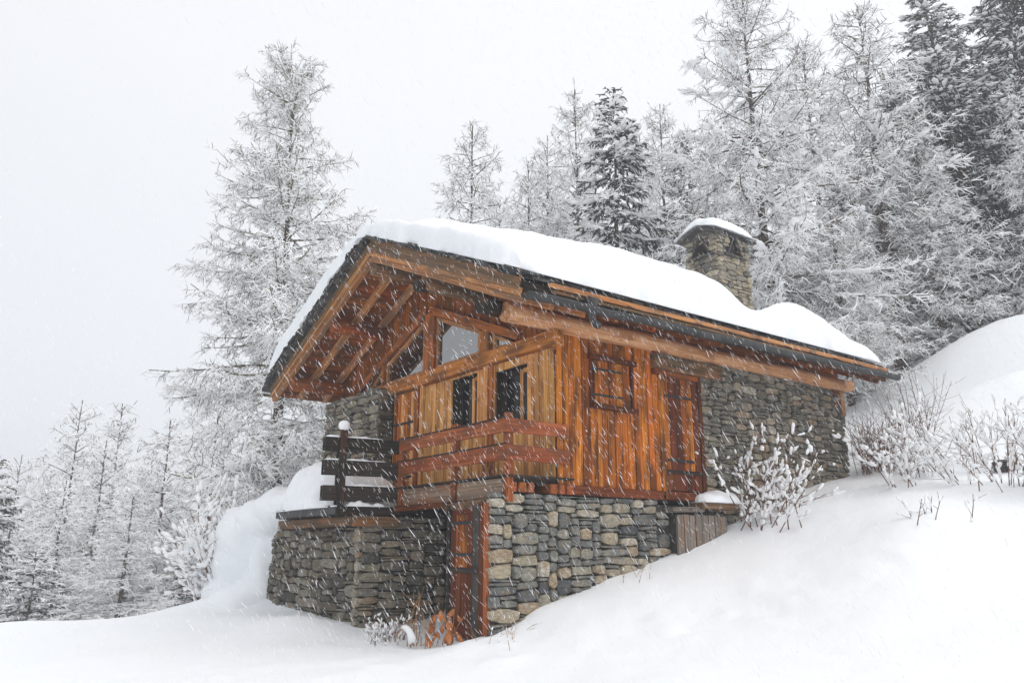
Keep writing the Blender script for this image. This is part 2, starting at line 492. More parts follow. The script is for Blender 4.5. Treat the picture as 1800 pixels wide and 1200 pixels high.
def vnoise(x, y, seed=0):
    """smooth value noise"""
    def h(i, j):
        v = np.sin(i * 127.1 + j * 311.7 + seed * 74.7) * 43758.5453
        return v - np.floor(v)
    i, j = np.floor(x), np.floor(y)
    u, v = x - i, y - j
    u = u * u * u * (u * (u * 6 - 15) + 10); v = v * v * v * (v * (v * 6 - 15) + 10)
    return (h(i, j) * (1 - u) + h(i + 1, j) * u) * (1 - v) + (h(i, j + 1) * (1 - u) + h(i + 1, j + 1) * u) * v


# smoothed terrain sampled on a stretched grid
def axis(lo, hi, n, c, s):
    t = np.linspace(math.asinh((lo - c) / s), math.asinh((hi - c) / s), n)
    return c + s * np.sinh(t)


GX = axis(-68, 108, 330, 1.0, 5.0)
GY = axis(-58, 108, 330, -1.0, 5.0)
XX, YY = np.meshgrid(GX, GY, indexing='ij')


def base_h(x, y):
    # average of a few taps removes the cone kernel's kinks
    r = 0.35 + 0.02 * np.hypot(x, y)
    s = tps(x, y) * 2
    for a in range(6):
        s = s + tps(x + r * math.cos(a * 1.0472), y + r * math.sin(a * 1.0472))
    return s / 8


ZZ = base_h(XX, YY)
near = np.exp(-((XX - 1) ** 2 + (YY + 1) ** 2) / 500)
ZZ += (vnoise(XX * .55, YY * .55, 1) - .5) * .12 * near + (vnoise(XX * 1.7, YY * 1.7, 2) - .5) * .03 * near
ZZ += (vnoise(XX * 4.5, YY * 4.5, 3) - .5) * .018 * near
# trampled foreground: a soft trail of broken snow lumps
trail = np.exp(-(((YY - (-0.9 - .55 * (XX + 1.0))) / 0.9) ** 2)) * (XX < 4) * (XX > -9)
ZZ += trail * ((vnoise(XX * 2.3, YY * 2.3, 9) - .5) * .07 + np.clip(vnoise(XX * 5.1, YY * 5.1, 19) - .66, 0, 1) * .16)
ZZ += (np.abs(vnoise(XX * .9 + .3 * YY, YY * .5, 29) - .5)) * .05 * near          # faint wind ridges
ZZ += (vnoise(XX * .12, YY * .12, 5) - .5) * 1.2 * (1 - np.exp(-((XX - 2) ** 2 + (YY) ** 2) / 900))


def terrain(x, y):
    i = np.clip(np.searchsorted(GX, x) - 1, 0, len(GX) - 2); j = np.clip(np.searchsorted(GY, y) - 1, 0, len(GY) - 2)
    u = (x - GX[i]) / (GX[i + 1] - GX[i]); v = (y - GY[j]) / (GY[j + 1] - GY[j])
    return float((ZZ[i, j] * (1 - u) + ZZ[i + 1, j] * u) * (1 - v) + (ZZ[i, j + 1] * (1 - u) + ZZ[i + 1, j + 1] * u) * v)


nx, ny = XX.shape
idx = np.arange(nx * ny).reshape(nx, ny)
gq = np.stack([idx[:-1, :-1], idx[1:, :-1], idx[1:, 1:], idx[:-1, 1:]], -1).reshape(-1, 4)
ground = obj('snowy_ground', mesh_np('ground', np.stack([XX, YY, ZZ], -1).reshape(-1, 3), gq, smooth=True), M['snow'])
tag(ground, 'smooth deep snow covering the sloping ground', 'ground', kind='structure')

# ------------------------------------------------------------------ chalet
chalet = thing('chalet', 'timber and fieldstone mountain chalet with a snow covered gable roof', 'chalet', (4, 4, 2.4))
YR, SL = 4.05, 0.432                   # ridge y, roof slope
YE, YW = -1.0, 9.1                     # eaves
XF, XB = -1.5, 8.95                    # roof front and back


def zs(y):                             # soffit height
    return 5.25 + SL * (YR - YE) - SL * abs(y - YR)


NR = Vector((0, -SL, 1)).normalized()  # normals of the right and the left slope
NL = Vector((0, SL, 1)).normalized()


# --- stone building
def stone_mesh(w, h, d, seed, mat):
    r = random.Random(seed)
    n = 10
    ex = r.choice((3.2, 5, 8, 12))
    vs = []
    rad = []
    for k in range(n):
        a = 2 * math.pi * (k + r.uniform(-.25, .25)) / n
        c, s = math.cos(a), math.sin(a)
        q = (abs(c) ** ex + abs(s) ** ex) ** (-1 / ex)
        q *= r.uniform(.92, 1.04)
        rad.append((c * q * w / 2, s * q * h / 2))
    tl = r.uniform(-.12, .12), r.uniform(-.15, .10)
    k1, k2 = r.uniform(-.16, .16), r.uniform(-.16, .16)
    rad = [(x * (1 + k1 * y / h), y * (1 + k2 * 2 * x / w)) for x, y in rad]
    rings = [(-.05, .98), (d * .70, 1.0), (d * 1.0, r.uniform(.84, .93))]
    for z, f in rings:
        for (x, y) in rad:
            vs.append((x * f, y * f, z + (x * tl[0] + y * tl[1]) * (z > 0) + (r.uniform(-.006, .006) if z > 0 else 0)))
    vs.append((0, 0, d * 1.0 + r.uniform(.0, .012)))
    fs = []
    for i in range(2):
        for k in range(n):
            k2 = (k + 1) % n
            fs.append((i * n + k, i * n + k2, (i + 1) * n + k2, (i + 1) * n + k))
    for k in range(n):
        fs.append((2 * n + k, 2 * n + (k + 1) % n, 3 * n))
    me = mesh_py('stone', vs, fs)
    me.shade_smooth()
    try:
        me.set_sharp_from_angle(angle=math.radians(38))
    except Exception:
        pass
    me.materials.append(mat)
    return me


def pack(width, height, seed, wr=(.16, .55), hr=(.06, .20), inside=None, cell=.03):
    """dry stone packing on a skyline: list of (u, v, w, h)"""
    r = random.Random(seed)
    n = int(width / cell)
    sky = [0.0] * n
    k = 0
    while k < n:                                           # uneven first course, so that no joints line up
        w0 = r.randint(4, 12); h0 = -r.uniform(0, .16)
        for q in range(k, min(k + w0, n)): sky[q] = h0
        k += w0
    out = []
    guard = 0
    while guard < 6000:
        guard += 1
        m = min(sky)
        if m >= height - .02: break
        i = sky.index(m)
        j = i
        while j < n and abs(sky[j] - m) < 1e-6: j += 1
        seg = j - i
        left = sky[i - 1] if i > 0 else m + .5
        right = sky[j] if j < n else m + .5
        big = r.random() < .34
        w = int(r.uniform(*(wr if not big else (wr[1] * .75, wr[1] * 1.25))) / cell)
        h = r.uniform(*hr) * (1.35 if big else 1)
        if r.random() < .22: h = r.uniform(.03, .055); w = int(w * 1.2)
        if seg - w < 5: w = seg
        if seg <= 5:
            w = seg
            h = max(.04, min(left, right) - m) if min(left, right) > m else h
            h = min(h, .22)
        lim = min([x for x in (left, right) if x > m + .001] or [m + h])
        if abs(m + h - lim) < .035: h = lim - m
        h = min(h, max(.03, height - m))
        w = max(w, 1)
        a = i if r.random() < .6 or left > right else j - w
        for k in range(a, a + w): sky[k] = m + h
        u, v = (a + w / 2) * cell, m + h / 2
        if inside is None or inside(u, v):
            out.append((u, v, w * cell, h))
    return out


STONES = {}


def stone_wall(owner, origin, udir, ndir, width, height, seed, mat, inside=None, depth=(.05, .10), **kw):
    """queue the stones of one wall face; u along udir, v up, sticking out along ndir"""
    o, u, nrm = Vector(origin), Vector(udir).normalized(), Vector(ndir).normalized()
    r = random.Random(seed + 99)
    lst = STONES.setdefault(owner.name, (owner, []))[1]
    for (a, b, w, h) in pack(width, height, seed, inside=inside, **kw):
        rot = r.uniform(-.07, .07)
        uu = (u * math.cos(rot) + Vector((0, 0, 1)) * math.sin(rot))
        x = uu; z = nrm; y = z.cross(x)
        m = Matrix((x, y, z)).transposed().to_4x4()
        m.translation = o + u * a + Vector((0, 0, 1)) * b
        lst.append((w * h, m, max(w - r.uniform(.002, .014), .03), max(h - r.uniform(.002, .012), .02), r.uniform(*depth), r.randrange(10 ** 6), mat))


def flush_stones(limit=290):
    for owner, lst in STONES.values():
        lst.sort(key=lambda q: -q[0])
        for q in lst[:limit]:
            obj('stone', stone_mesh(q[2], q[3], q[4], q[5], q[6]), None, owner, q[1])
        rest = lst[limit:]
        if rest:
            bm = bmesh.new()
            mats = []
            for q in rest:
                me = stone_mesh(q[2], q[3], q[4], q[5], q[6])
                if q[6] not in mats: mats.append(q[6])
                k = len(bm.faces)
                me.transform(q[1])
                bm.from_mesh(me)
                bm.faces.ensure_lookup_table()
                for f in bm.faces[k:]: f.material_index = mats.index(q[6])
                bpy.data.meshes.remove(me)
            me = bpy.data.meshes.new('small_stones'); bm.to_mesh(me); bm.free()
            for mt in mats: me.materials.append(mt)
            tag(obj('small_stones', me, None, owner), kind='stuff')


def block(name, lo, hi, mat, parent, bev=0):
    lo, hi = Vector(lo), Vector(hi)
    s = hi - lo
    bm = bmesh.new()
    bmesh.ops.create_cube(bm, size=1.0)
    bmesh.ops.scale(bm, vec=s, verts=bm.verts)
    if bev: bmesh.ops.bevel(bm, geom=list(bm.edges), offset=bev, segments=1, affect='EDGES')
    me = bpy.data.meshes.new(name); bm.to_mesh(me); bm.free()
    return obj(name, me, mat, parent, Matrix.Translation((lo + hi) / 2))


# cores of the walls (kept behind the stones and boards)
block('base_wall', (-1.24, .03, -.6), (3.4, .5, 2.36), M['core'], chalet)
block('side_wall', (3.62, .03, .5), (8.62, .5, 5.12), M['core'], chalet)
block('wall_core', (.06, .05, 2.4), (3.6, .3, 5.1), M['dark'], chalet)
block('gable_pier', (-.30, 5.52, .8), (.3, 8.3, 5.02), M['core'], chalet)
block('back_wall', (.3, 7.8, .5), (8.6, 8.2, 5.0), M['core'], chalet)
block('floor', (-.9, .3, 2.45), (8.4, 7.8, 2.55), M['dark'], chalet)
stone_wall(chalet, (-1.29, .03, .2), (1, 0, 0), (0, -1, 0), 4.1, 2.24, 5, M['stone'], wr=(.18, .58), hr=(.08, .19),
           inside=lambda u, v: v + .2 > .38 + .27 * (u - .3) and not (u > 3.75))
stone_wall(chalet, (3.62, .03, 2.0), (1, 0, 0), (0, -1, 0), 5.06, 3.14, 8, M['stone_side'], wr=(.16, .42), hr=(.06, .15),
           inside=lambda u, v: v + 2.0 > 1.7 + .27 * u)
stone_wall(chalet, (-.30, 8.3, 2.8), (0, -1, 0), (-1, 0, 0), 2.8, 2.24, 3, M['stone_side'], wr=(.16, .5), hr=(.06, .15))
stone_wall(chalet, (-.36, 5.52, 2.8), (1, 0, 0), (0, -1, 0), .38, 2.2, 13, M['stone_dark'], wr=(.14, .36), hr=(.07, .15))
stone_wall(chalet, (8.62, 0.0, 2.8), (0, 1, 0), (1, 0, 0), 1.2, 2.2, 23, M['stone_dark'], wr=(.16, .42), hr=(.06, .15))
# end face of the base wall stays behind the scribed door boards

# --- side wall boards
ZB, ZT = 2.60, 5.14
x = .015
k = 0
WIN = (.80, 1.74, 3.99, 4.76)
rr = random.Random(4)
while x < 2.42:
    w = rr.uniform(.11, .19)
    x1 = min(x + w, 2.44)
    xm = (x + x1) / 2
    j = rr.uniform(-.008, .008)
    segs = [(ZB, ZT)]
    if WIN[0] < xm < WIN[1]: segs = [(ZB, WIN[2] - .07), (WIN[3] + .1, ZT)]
    for (a, b) in segs:
        bar('plank', (xm, -.02 + j, a), (xm, -.02 + j, b), x1 - x - .013, .035, M['side'], chalet, wdir=(1, 0, 0), bev=.003)
    x = x1
bar('sill_beam', (-.05, -.02, 2.52), (3.5, -.02, 2.52), .15, .12, M['darkred'], chalet)
# shuttered window
win = bar('shutter', (.84, -.045, 4.375), (1.70, -.045, 4.375), .77, .02, M['darkred'], chalet, bev=.003)
for i in range(5):
    xm = .84 + .172 * (i + .5)
    bar('plank', (xm, -.062, 3.995), (xm, -.062, 4.755), .160, .022, M['side'], win, wdir=(1, 0, 0), bev=.003)
for z in (4.15, 4.60):
    bar('hinge', (.80, -.078, z), (1.50, -.078, z - .0), .038, .012, M['iron'], win)
    bar('hinge_pin', (.80, -.074, z - .06), (.80, -.074, z + .06), .03, .03, M['iron'], win, wdir=(1, 0, 0))
bar('window_header', (.72, -.07, 4.81), (1.84, -.07, 4.80), .085, .11, M['darkred'], chalet)
bar('window_sill', (.74, -.08, 3.95), (1.82, -.08, 3.945), .075, .14, M['darkred'], chalet)
for xx in (.775, 1.765):
    bar('window_jamb', (xx, -.05, 3.99), (xx, -.05, 4.77), .05, .06, M['darkred'], chalet, wdir=(1, 0, 0))

# door in the side wall
door = bar('door', (2.56, -.0, 3.66), (3.54, -.0, 3.66), 2.1, .03, M['darkred'], chalet, bev=.003)
for i in range(6):
    xm = 2.56 + .163 * (i + .5)
    bar('plank', (xm, -.022 - .006 * (i % 2), 2.98), (xm, -.022 - .006 * (i % 2), 4.70), .154, .03, M['side'] if i in (0, 3, 4) else M['darkred'], door, wdir=(1, 0, 0), bev=.003)
for i in range(5):
    xm = 2.56 + .196 * (i + .5)
    bar('plank', (xm, -.02, 2.62), (xm, -.02, 2.93), .186, .03, M['darkred'], door, wdir=(1, 0, 0), bev=.003)
bar('rail', (2.54, -.045, 2.955), (3.56, -.045, 2.955), .06, .05, M['charred'], door)
for z in (4.34, 3.16):
    bar('hinge', (2.60, -.058, z), (3.36, -.058, z - .0), .045, .012, M['iron'], door)
bar('door_post', (2.49, -.03, 2.45), (2.49, -.03, 4.85), .11, .10, M['side'], chalet, wdir=(1, 0, 0))
bar('door_post', (3.60, -.0, 2.45), (3.60, -.0, 4.80), .09, .12, M['darkred'], chalet, wdir=(1, 0, 0))
bar('door_head', (2.52, -.02, 4.755), (3.58, -.02, 4.755), .09, .08, M['beam'], chalet)
bar('lintel', (2.28, -.05, 4.95), (4.22, -.05, 4.94), .27, .18, M['weathered'], chalet, bev=.012)
bar('lintel_post', (2.37, -.06, 4.70), (2.37, -.06, 5.13), .16, .12, M['darkred'], chalet, wdir=(1, 0, 0), bev=.008)
# corner board at the far end of the stone wall
bar('corner_board', (8.60, -.05, 4.55), (8.60, -.05, 5.22), .16, .05, M['rafter'], chalet, wdir=(1, 0, 0))
bar('corner_board', (8.40, -.035, 4.75), (8.40, -.035, 5.2), .22, .03, M['darkred'], chalet, wdir=(1, 0, 0))

# wall plate log along the side, and the roof purlins
pts = [(XF + .45 + i * .5, -.06 + .02 * math.sin(i * .8), 5.27 + .012 * math.sin(i * 1.3)) for i in range(21)]
o = obj('wall_plate', tube_mesh([(p[0] - 4, p[1], p[2] - 5) for p in pts], [.165 - .0015 * i for i in range(21)], 14, .03, 2), M['log'], chalet, Matrix.Translation((4, 0, 5)))
for (py, x0, r_) in ((2.05, -1.34, .15), (5.9, -1.36, .15), (8.05, -1.36, .16), (YR, -1.36, .15)):
    zc = zs(py) - .15 - r_
    if py == YR: zc = zs(py) - .30
    p2 = [(x0 + i * .8 - 1, 0, .01 * math.sin(i)) for i in range(6)]
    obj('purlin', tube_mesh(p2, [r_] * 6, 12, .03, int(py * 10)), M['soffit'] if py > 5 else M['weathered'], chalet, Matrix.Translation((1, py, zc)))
bar('infill_board', (-.1, .06, 5.55), (8.7, .06, 5.55), .36, .04, M['side'], chalet)
# blackened log ends at the front of the side wall
obj('log_end', tube_mesh([(-.22, 0, 0), (.12, 0, 0)], [.15, .15], 12, .04, 5), M['charred'], chalet, Matrix.Translation((-1.22, .08, 5.36)))
obj('log_end', tube_mesh([(-.14, 0, 0), (.12, 0, 0)], [.10, .10], 12, .04, 6), M['charred'], chalet, Matrix.Translation((-1.36, 2.05, 6.20)))

# --- gable wall
TB = (4.88, 5.12)
bar('tie_beam', (-.02, -.17, 5.0), (-.02, 5.9, 5.0), .25, .24, M['tie'], chalet, bev=.012)
block('gable_core', (.12, .32, 2.5), (.2, .66, 4.9), M['dark'], chalet)
W1, W2 = (2.22, 3.10, 3.72, 4.82), (.69, 1.63, 3.66, 4.72)
SH = (4.32, 5.36)
rr = random.Random(21)
y = .0
while y < 5.4:
    w = rr.uniform(.10, .17)
    y1 = min(y + w, 5.42)
    for e in (W1[0], W1[1], W2[0], W2[1], SH[0], SH[1]):
        if y < e - .02 < y1 or (e > y and e - y < w + .03): y1 = e; break
    ym = (y + y1) / 2
    segs = [(2.66, 4.86)]
    for q in (W1, W2):
        if q[0] < ym < q[1]: segs = [(2.66, q[2]), (q[3], 4.86)]
    if SH[0] < ym < SH[1]: segs = []
    j = rr.uniform(-.008, .008)
    for (a, b) in segs:
        bar('plank', (j, ym, a), (j, ym, b), y1 - y - .011, .04, M['gable'], chalet, wdir=(0, 1, 0), bev=.003)
    y = y1
bar('post', (-.03, 1.88, 2.66), (-.03, 1.88, 4.87), .15, .09, M['gable'], chalet, wdir=(0, 1, 0))
bar('post', (-.03, 4.17, 2.66), (-.03, 4.17, 4.87), .12, .08, M['gable'], chalet, wdir=(0, 1, 0))
bar('post', (-.025, 1.72, 2.66), (-.025, 1.72, 4.87), .10, .07, M['beam'], chalet, wdir=(0, 1, 0))
sh = bar('shutter', (.0, SH[0] + .02, 3.77), (.0, SH[1] - .02, 3.77), 2.16, .03, M['beam'], chalet, bev=.003)
for i in range(7):
    ym = SH[0] + .02 + (SH[1] - SH[0] - .04) / 7 * (i + .5)
    bar('plank', (-.026 - .005 * (i % 2), ym, 2.72), (-.026 - .005 * (i % 2), ym, 4.82), .136, .03, M['gable'] if i % 3 == 1 else M['side'], sh, wdir=(0, 1, 0), bev=.003)
for z in (3.05, 4.18):
    bar('hinge', (-.052, SH[1] - .03, z), (-.052, SH[0] + .2, z), .05, .012, M['iron'], sh)
for q in (W1, W2):                                        # deep set casement windows
    yw = q[1] - q[0]
    wd = block('window', (.24, q[0] - .03, q[2] - .02), (.29, q[1] + .03, q[3] + .02), M['dark'], chalet)
    ys = q[0] + yw * .40
    f = wd
    for (a, b) in ((q[0], ys), (ys + .03, q[1])):
        mt = M['gable'] if b == ys else M['charred']  # far sash coloured black for the dark void in the opening
        xo = .14 if b == ys else .20
        for yy in (a + .045, b - .045):
            bar('window_frame', (xo, yy, q[2]), (xo, yy, q[3] - .04), .09, .05, mt, f, wdir=(0, 1, 0))
        for zz in (q[2] + .04, q[3] - .06):
            bar('window_frame', (xo, a + .09, zz), (xo, b - .09, zz), .08, .046, mt, f)
        block('pane', (xo - .004, a + .08, q[2] + .07), (xo + .004, b - .08, q[3] - .09), M['old_glass'], f)
    for yy, s in ((q[0] - .012, 1), (q[1] + .012, -1)):
        bar('window_jamb', (.13, yy, q[2]), (.13, yy, q[3]), .22, .022, M['charred'], chalet, wdir=(1, 0, 0))  # reveal coloured black, the shade of the opening put into the wood
    bar('window_head', (.12, q[0], q[3] + .012), (.12, q[1], q[3] + .012), .24, .022, M['charred'], chalet, wdir=(1, 0, 0))
# near-black slab painting the darkness indoors behind the gable windows
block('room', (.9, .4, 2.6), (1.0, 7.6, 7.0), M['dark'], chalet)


def prism_yz(name, poly, x0, x1, mat, parent):
    """polygon in the gable plane given thickness along x"""
    n = len(poly)
    c = (sum(p[0] for p in poly) / n, sum(p[1] for p in poly) / n)
    vs = [(x0, p[0], p[1]) for p in poly] + [(x1, p[0], p[1]) for p in poly]
    fs = [tuple(range(n)), tuple(range(2 * n - 1, n - 1, -1))] + [(i, i + n, (i + 1) % n + n, (i + 1) % n) for i in range(n)]
    me = mesh_py(name, vs, fs)
    bm = bmesh.new(); bm.from_mesh(me); bmesh.ops.recalc_face_normals(bm, faces=bm.faces); bm.to_mesh(me); bm.free()
    return obj(name, me, mat, parent)


def glazing(poly, shrink=.075):
    n = len(poly)
    c = Vector((sum(p[0] for p in poly) / n, sum(p[1] for p in poly) / n))
    w = prism_yz('gable_window', poly, .05, .075, M['dark'], chalet)
    P = [Vector(p) for p in poly]
    # inner polygon by offsetting every edge
    ins = []
    for i in range(n):
        a, b, d = P[i - 1], P[i], P[(i + 1) % n]
        e1 = (b - a).normalized(); e2 = (d - b).normalized()
        n1 = Vector((-e1.y, e1.x)); n2 = Vector((-e2.y, e2.x))
        if n1.dot(c - b) < 0: n1 = -n1
        if n2.dot(c - b) < 0: n2 = -n2
        bis = (n1 + n2); bis = bis / max(bis.dot(n1), .3)
        ins.append(b + bis * shrink)
    for i in range(n):
        a, b = P[i], P[(i + 1) % n]; ia, ib = ins[i], ins[(i + 1) % n]
        prism_yz('window_frame', [a, b, ib, ia], -.05, .045, M['rafter'], w)
    prism_yz('pane', ins, .0, .012, M['glass'], w)


APX = 3.95


def gz(y, top=6.42, s=.40):
    return top - s * abs(y - APX)


glazing([(4.12, 5.13), (5.78, 5.13), (5.78, gz(5.78, 6.36)), (4.12, gz(4.12, 6.36))])
glazing([(2.09, 5.13), (3.66, 5.13), (3.66, gz(3.66, 6.36)), (2.09, gz(2.09, 6.36))])
glazing([(.98, 5.13), (1.68, 5.13), (1.68, gz(1.68, 6.36))])
glazing([(5.94, 5.13), (6.62, 5.13), (5.94, gz(5.94, 6.36))])
for (yy, w_) in ((3.89, .36), (1.885, .30), (5.86, .13)):
    bar('gable_post', (-.03, yy, 5.12), (-.03, yy, gz(yy, 6.40)), w_, .14, M['beam'], chalet, wdir=(0, 1, 0), bev=.008)
for s in (-1, 1):
    ya, yb = APX + s * .05, APX + s * 3.1
    bar('gable_rafter', (-.035, ya, gz(ya, 6.47)), (-.035, yb, gz(yb, 6.47)), .17, .16, M['beam'], chalet, bev=.008)
# boards between the glazing and the soffit
rr = random.Random(31)
y = .12
while y < 7.95:
    w = rr.uniform(.14, .22); y1 = min(y + w, 8.0); ym = (y + y1) / 2
    lo = max(gz(ym, 6.55), 5.13) if ym > .9 else 5.13
    hi = zs(ym) - .02
    if ym > 5.9: lo = max(gz(ym, 6.55), 5.02)
    if hi > lo + .05:
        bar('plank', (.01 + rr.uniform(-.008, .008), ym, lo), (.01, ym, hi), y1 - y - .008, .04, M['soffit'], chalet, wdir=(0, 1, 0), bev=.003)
    y = y1

# --- roof
roof = thing_roof = None
rv = []
for xx in (XF + .05, XB - .03):
    for (yy, dz) in ((YE + .04, .045), (YR, .05), (YW - .04, .045), (YW - .04, .22), (YR, .25), (YE + .04, .22)):
        rv.append((xx, yy, zs(yy) + dz))
rf = [(0, 1, 7, 6), (1, 2, 8, 7), (2, 3, 9, 8), (3, 4, 10, 9), (4, 5, 11, 10), (5, 0, 6, 11), (0, 5, 4, 1), (1, 4, 3, 2), (6, 7, 10, 11), (7, 8, 9, 10)]
roof = obj('roof', mesh_py('roof', rv, rf), M['charred'], chalet)
rr = random.Random(17)
# soffit boards lie on the rafters and run from front to back
for side in (1, -1):
    s = 0.06
    Ls = (YR - YE) if side == 1 else (YW - YR)
    while s < Ls - .02:
        w = rr.uniform(.17, .25)
        s1 = min(s + w, Ls); sm = (s + s1) / 2
        yy = YR - sm if side == 1 else YR + sm
        n_ = NR if side == 1 else NL
        c = Vector((0, yy, zs(yy) + .02 + rr.uniform(-.006, .006)))
        if side == -1 or sm > Ls - 1.3:
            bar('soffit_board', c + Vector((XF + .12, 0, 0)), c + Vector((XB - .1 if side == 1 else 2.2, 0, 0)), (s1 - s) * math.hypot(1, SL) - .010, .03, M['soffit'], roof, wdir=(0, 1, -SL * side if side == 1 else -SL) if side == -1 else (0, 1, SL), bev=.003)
        s = s1
# rafters under the boards
for xx in (-.78, -.13):
    for (y0, y1) in ((4.12, 8.9), (YE + .1, 3.98)):
        n_ = NL if y0 > 4.05 else NR
        a = Vector((xx, y0, zs(y0) - .075)); b_ = Vector((xx, y1, zs(y1) - .075))
        bar('rafter', a, b_, .15, .11, M['rafter'], roof, wdir=n_, bev=.006)
for xx in [.6 + .9 * i for i in range(10)]:
    a = Vector((xx, YE + .1, zs(YE + .1) - .06)); b_ = Vector((xx, .3, zs(.3) - .06))
    bar('rafter', a, b_, .12, .10, M['soffit'], roof, wdir=NR, bev=.006)
# bargeboards: an inner orange rafter, a lower orange board and an upper weathered board
for side in (1, -1):
    ye = YE if side == 1 else YW
    ym = YR - .0 * side
    n_ = NR if side == 1 else NL
    def rake(name, xx, dz, w, t, mat, ya=0, yb=0):
        a = Vector((xx, ym + ya, zs(ym) + dz)); b_ = Vector((xx, ye + yb, zs(ye) + dz - yb * 0))
        return bar(name, a, b_, w, t, mat, roof, wdir=n_, bev=.006)
    rake('bargeboard', XF + .13, -.07, .16, .10, M['rafter'])
    rake('bargeboard', XF + .05, .03, .12, .045, M['rafter'])
    rake('bargeboard', XF + .02, .14 if side == -1 else .175, .16 if side == -1 else .235, .05, M['weathered'])
    rake('bargeboard', XF + .0, .225 if side == -1 else .305, .05 if side == -1 else .03, .05, M['weathered'])
# eave boards, gutter
bar('eave_board', (XF + .55, YE - .02, zs(YE) + .235), (XB, YE - .02, zs(YE) + .235), .085, .035, M['rafter'], roof)
bar('fascia', (XF + .1, YE + .03, zs(YE) + .08), (XB - .05, YE + .03, zs(YE) + .08), .20, .03, M['charred'], roof)
bar('eave_lath', (XF + .6, YE - .015, zs(YE) + .145), (XB - 1.5, YE - .015, zs(YE) + .145), .05, .03, M['weathered'], roof)


def gutter_mesh(x0, x1, r_, n=26):
    vs, fs = [], []
    prof = [(-r_, .02)] + [(-r_ * math.cos(t), -r_ * math.sin(t)) for t in np.linspace(0, math.pi, 9)] + [(r_, .02)]
    prof2 = [(a * .9, b * .9 + .004) for a, b in prof][::-1]
    P = prof + prof2
    m = len(P)
    for i in range(n + 1):
        xx = x0 + (x1 - x0) * i / n
        sag = .012 * math.sin(i * 1.1) - .13 * (1 - i / n)
        for (a, b) in P: vs.append((xx, a, b + sag))
    for i in range(n):
        for k in range(m):
            k2 = (k + 1) % m
            fs.append((i * m + k, i * m + k2, (i + 1) * m + k2, (i + 1) * m + k))
    fs.append(tuple(range(m - 1, -1, -1))); fs.append(tuple(n * m + k for k in range(m)))
    me = mesh_py('gutter', vs, fs, True)
    return me


gut = obj('gutter', gutter_mesh(XF + .02, 9.15, .085), M['zinc'], chalet, Matrix.Translation((0, YE - .12, zs(YE) + .10)))
for i in range(12):
    xx = XF + .5 + i * .86
    bar('bracket', (xx, YE - .02, zs(YE) + .22), (xx, YE - .21, zs(YE) + .11), .02, .012, M['iron'], gut, wdir=(1, 0, 0))
obj('gutter_outlet', tube_mesh([(0, 0, .18), (0, -.0, .04), (.0, -.0, -.06), (.03, -.0, -.15), (.085, -.0, -.20), (.15, -.0, -.215)], [.13, .085, .06, .055, .055, .06], 12), M['zinc'], gut,
    Matrix.Translation((-.16, YE - .12, zs(YE) - .06)))


# slates: thin ragged stone plates showing along rakes and eaves
def slate_mesh(w, l, t, seed):
    r = random.Random(seed)
    out = []
    for (px, py) in ((-w / 2, -l / 2), (-w * .1, -l / 2 - r.uniform(.0, .03)), (w * .25, -l / 2 - r.uniform(-.01, .02)), (w / 2, -l / 2), (w / 2, l / 2), (-w / 2, l / 2)):
        out.append((px + r.uniform(-.02, .02), py + r.uniform(-.02, .02)))
    n = len(out)
    vs = [(a, b, -t / 2) for a, b in out] + [(a + r.uniform(-.012, .012), b + r.uniform(-.012, .012), t / 2) for a, b in out]
    fs = [tuple(range(n - 1, -1, -1)), tuple(range(n, 2 * n))] + [(i, (i + 1) % n, (i + 1) % n + n, i + n) for i in range(n)]
    return mesh_py('slate', vs, fs)


SLM = [slate_mesh(random.uniform(.26, .42), .45, random.uniform(.03, .05), 70 + i) for i in range(14)]
rr = random.Random(3)
for layer in range(5):
    dz = .20 + .042 * layer
    for side in (1, -1):                       # along the front rakes
        if side == 1 and layer < 3: continue
        s = .02 + .07 * layer
        Ls = (YR - YE) if side == 1 else (YW - YR)
        n_ = NR if side == 1 else NL
        while s < Ls + .05:
            yy = YR - s if side == 1 else YR + s
            me = SLM[rr.randrange(14)]
            m = frame((XF + .10 + rr.uniform(-.05, .03), yy, zs(YR) - SL * s + dz + rr.uniform(-.01, .015)), (0, -side, -SL), az=n_) @ Matrix.Rotation(math.radians(rr.uniform(-7, 7)), 4, 'Z')
            m = m @ Matrix.Rotation(math.radians(rr.uniform(-3, 3)), 4, 'X')
            if side == -1: m = m @ Matrix.Rotation(math.pi, 4, 'Z')
            obj('slate', me, M['slate'], roof, m)
            s += rr.uniform(.24, .34)
    if layer > 1:                               # along the right eave
        xx = XF + .1
        while xx < XB + .1:
            me = SLM[rr.randrange(14)]
            m = frame((xx, YE + .16 + rr.uniform(-.04, .03) + .03 * layer, zs(YE + .16) + dz + rr.uniform(-.015, .03)), (1, 0, 0), az=NR) @ Matrix.Rotation(math.radians(rr.uniform(-6, 6)), 4, 'Z')
            obj('slate', me, M['slate'], roof, m)
            xx += rr.uniform(.30, .40)
# the slate field under the snow
sv = [(XF + .25, YE + .15, zs(YE + .15) + .33), (XF + .25, YR, zs(YR) + .36), (XF + .25, YW - .15, zs(YW - .15) + .33)]
sv += [(XB - .05, a[1], a[2]) for a in sv]
obj('slate_field', mesh_py('slate_field', sv, [(0, 1, 4, 3), (1, 2, 5, 4)]), M['slate'], roof)

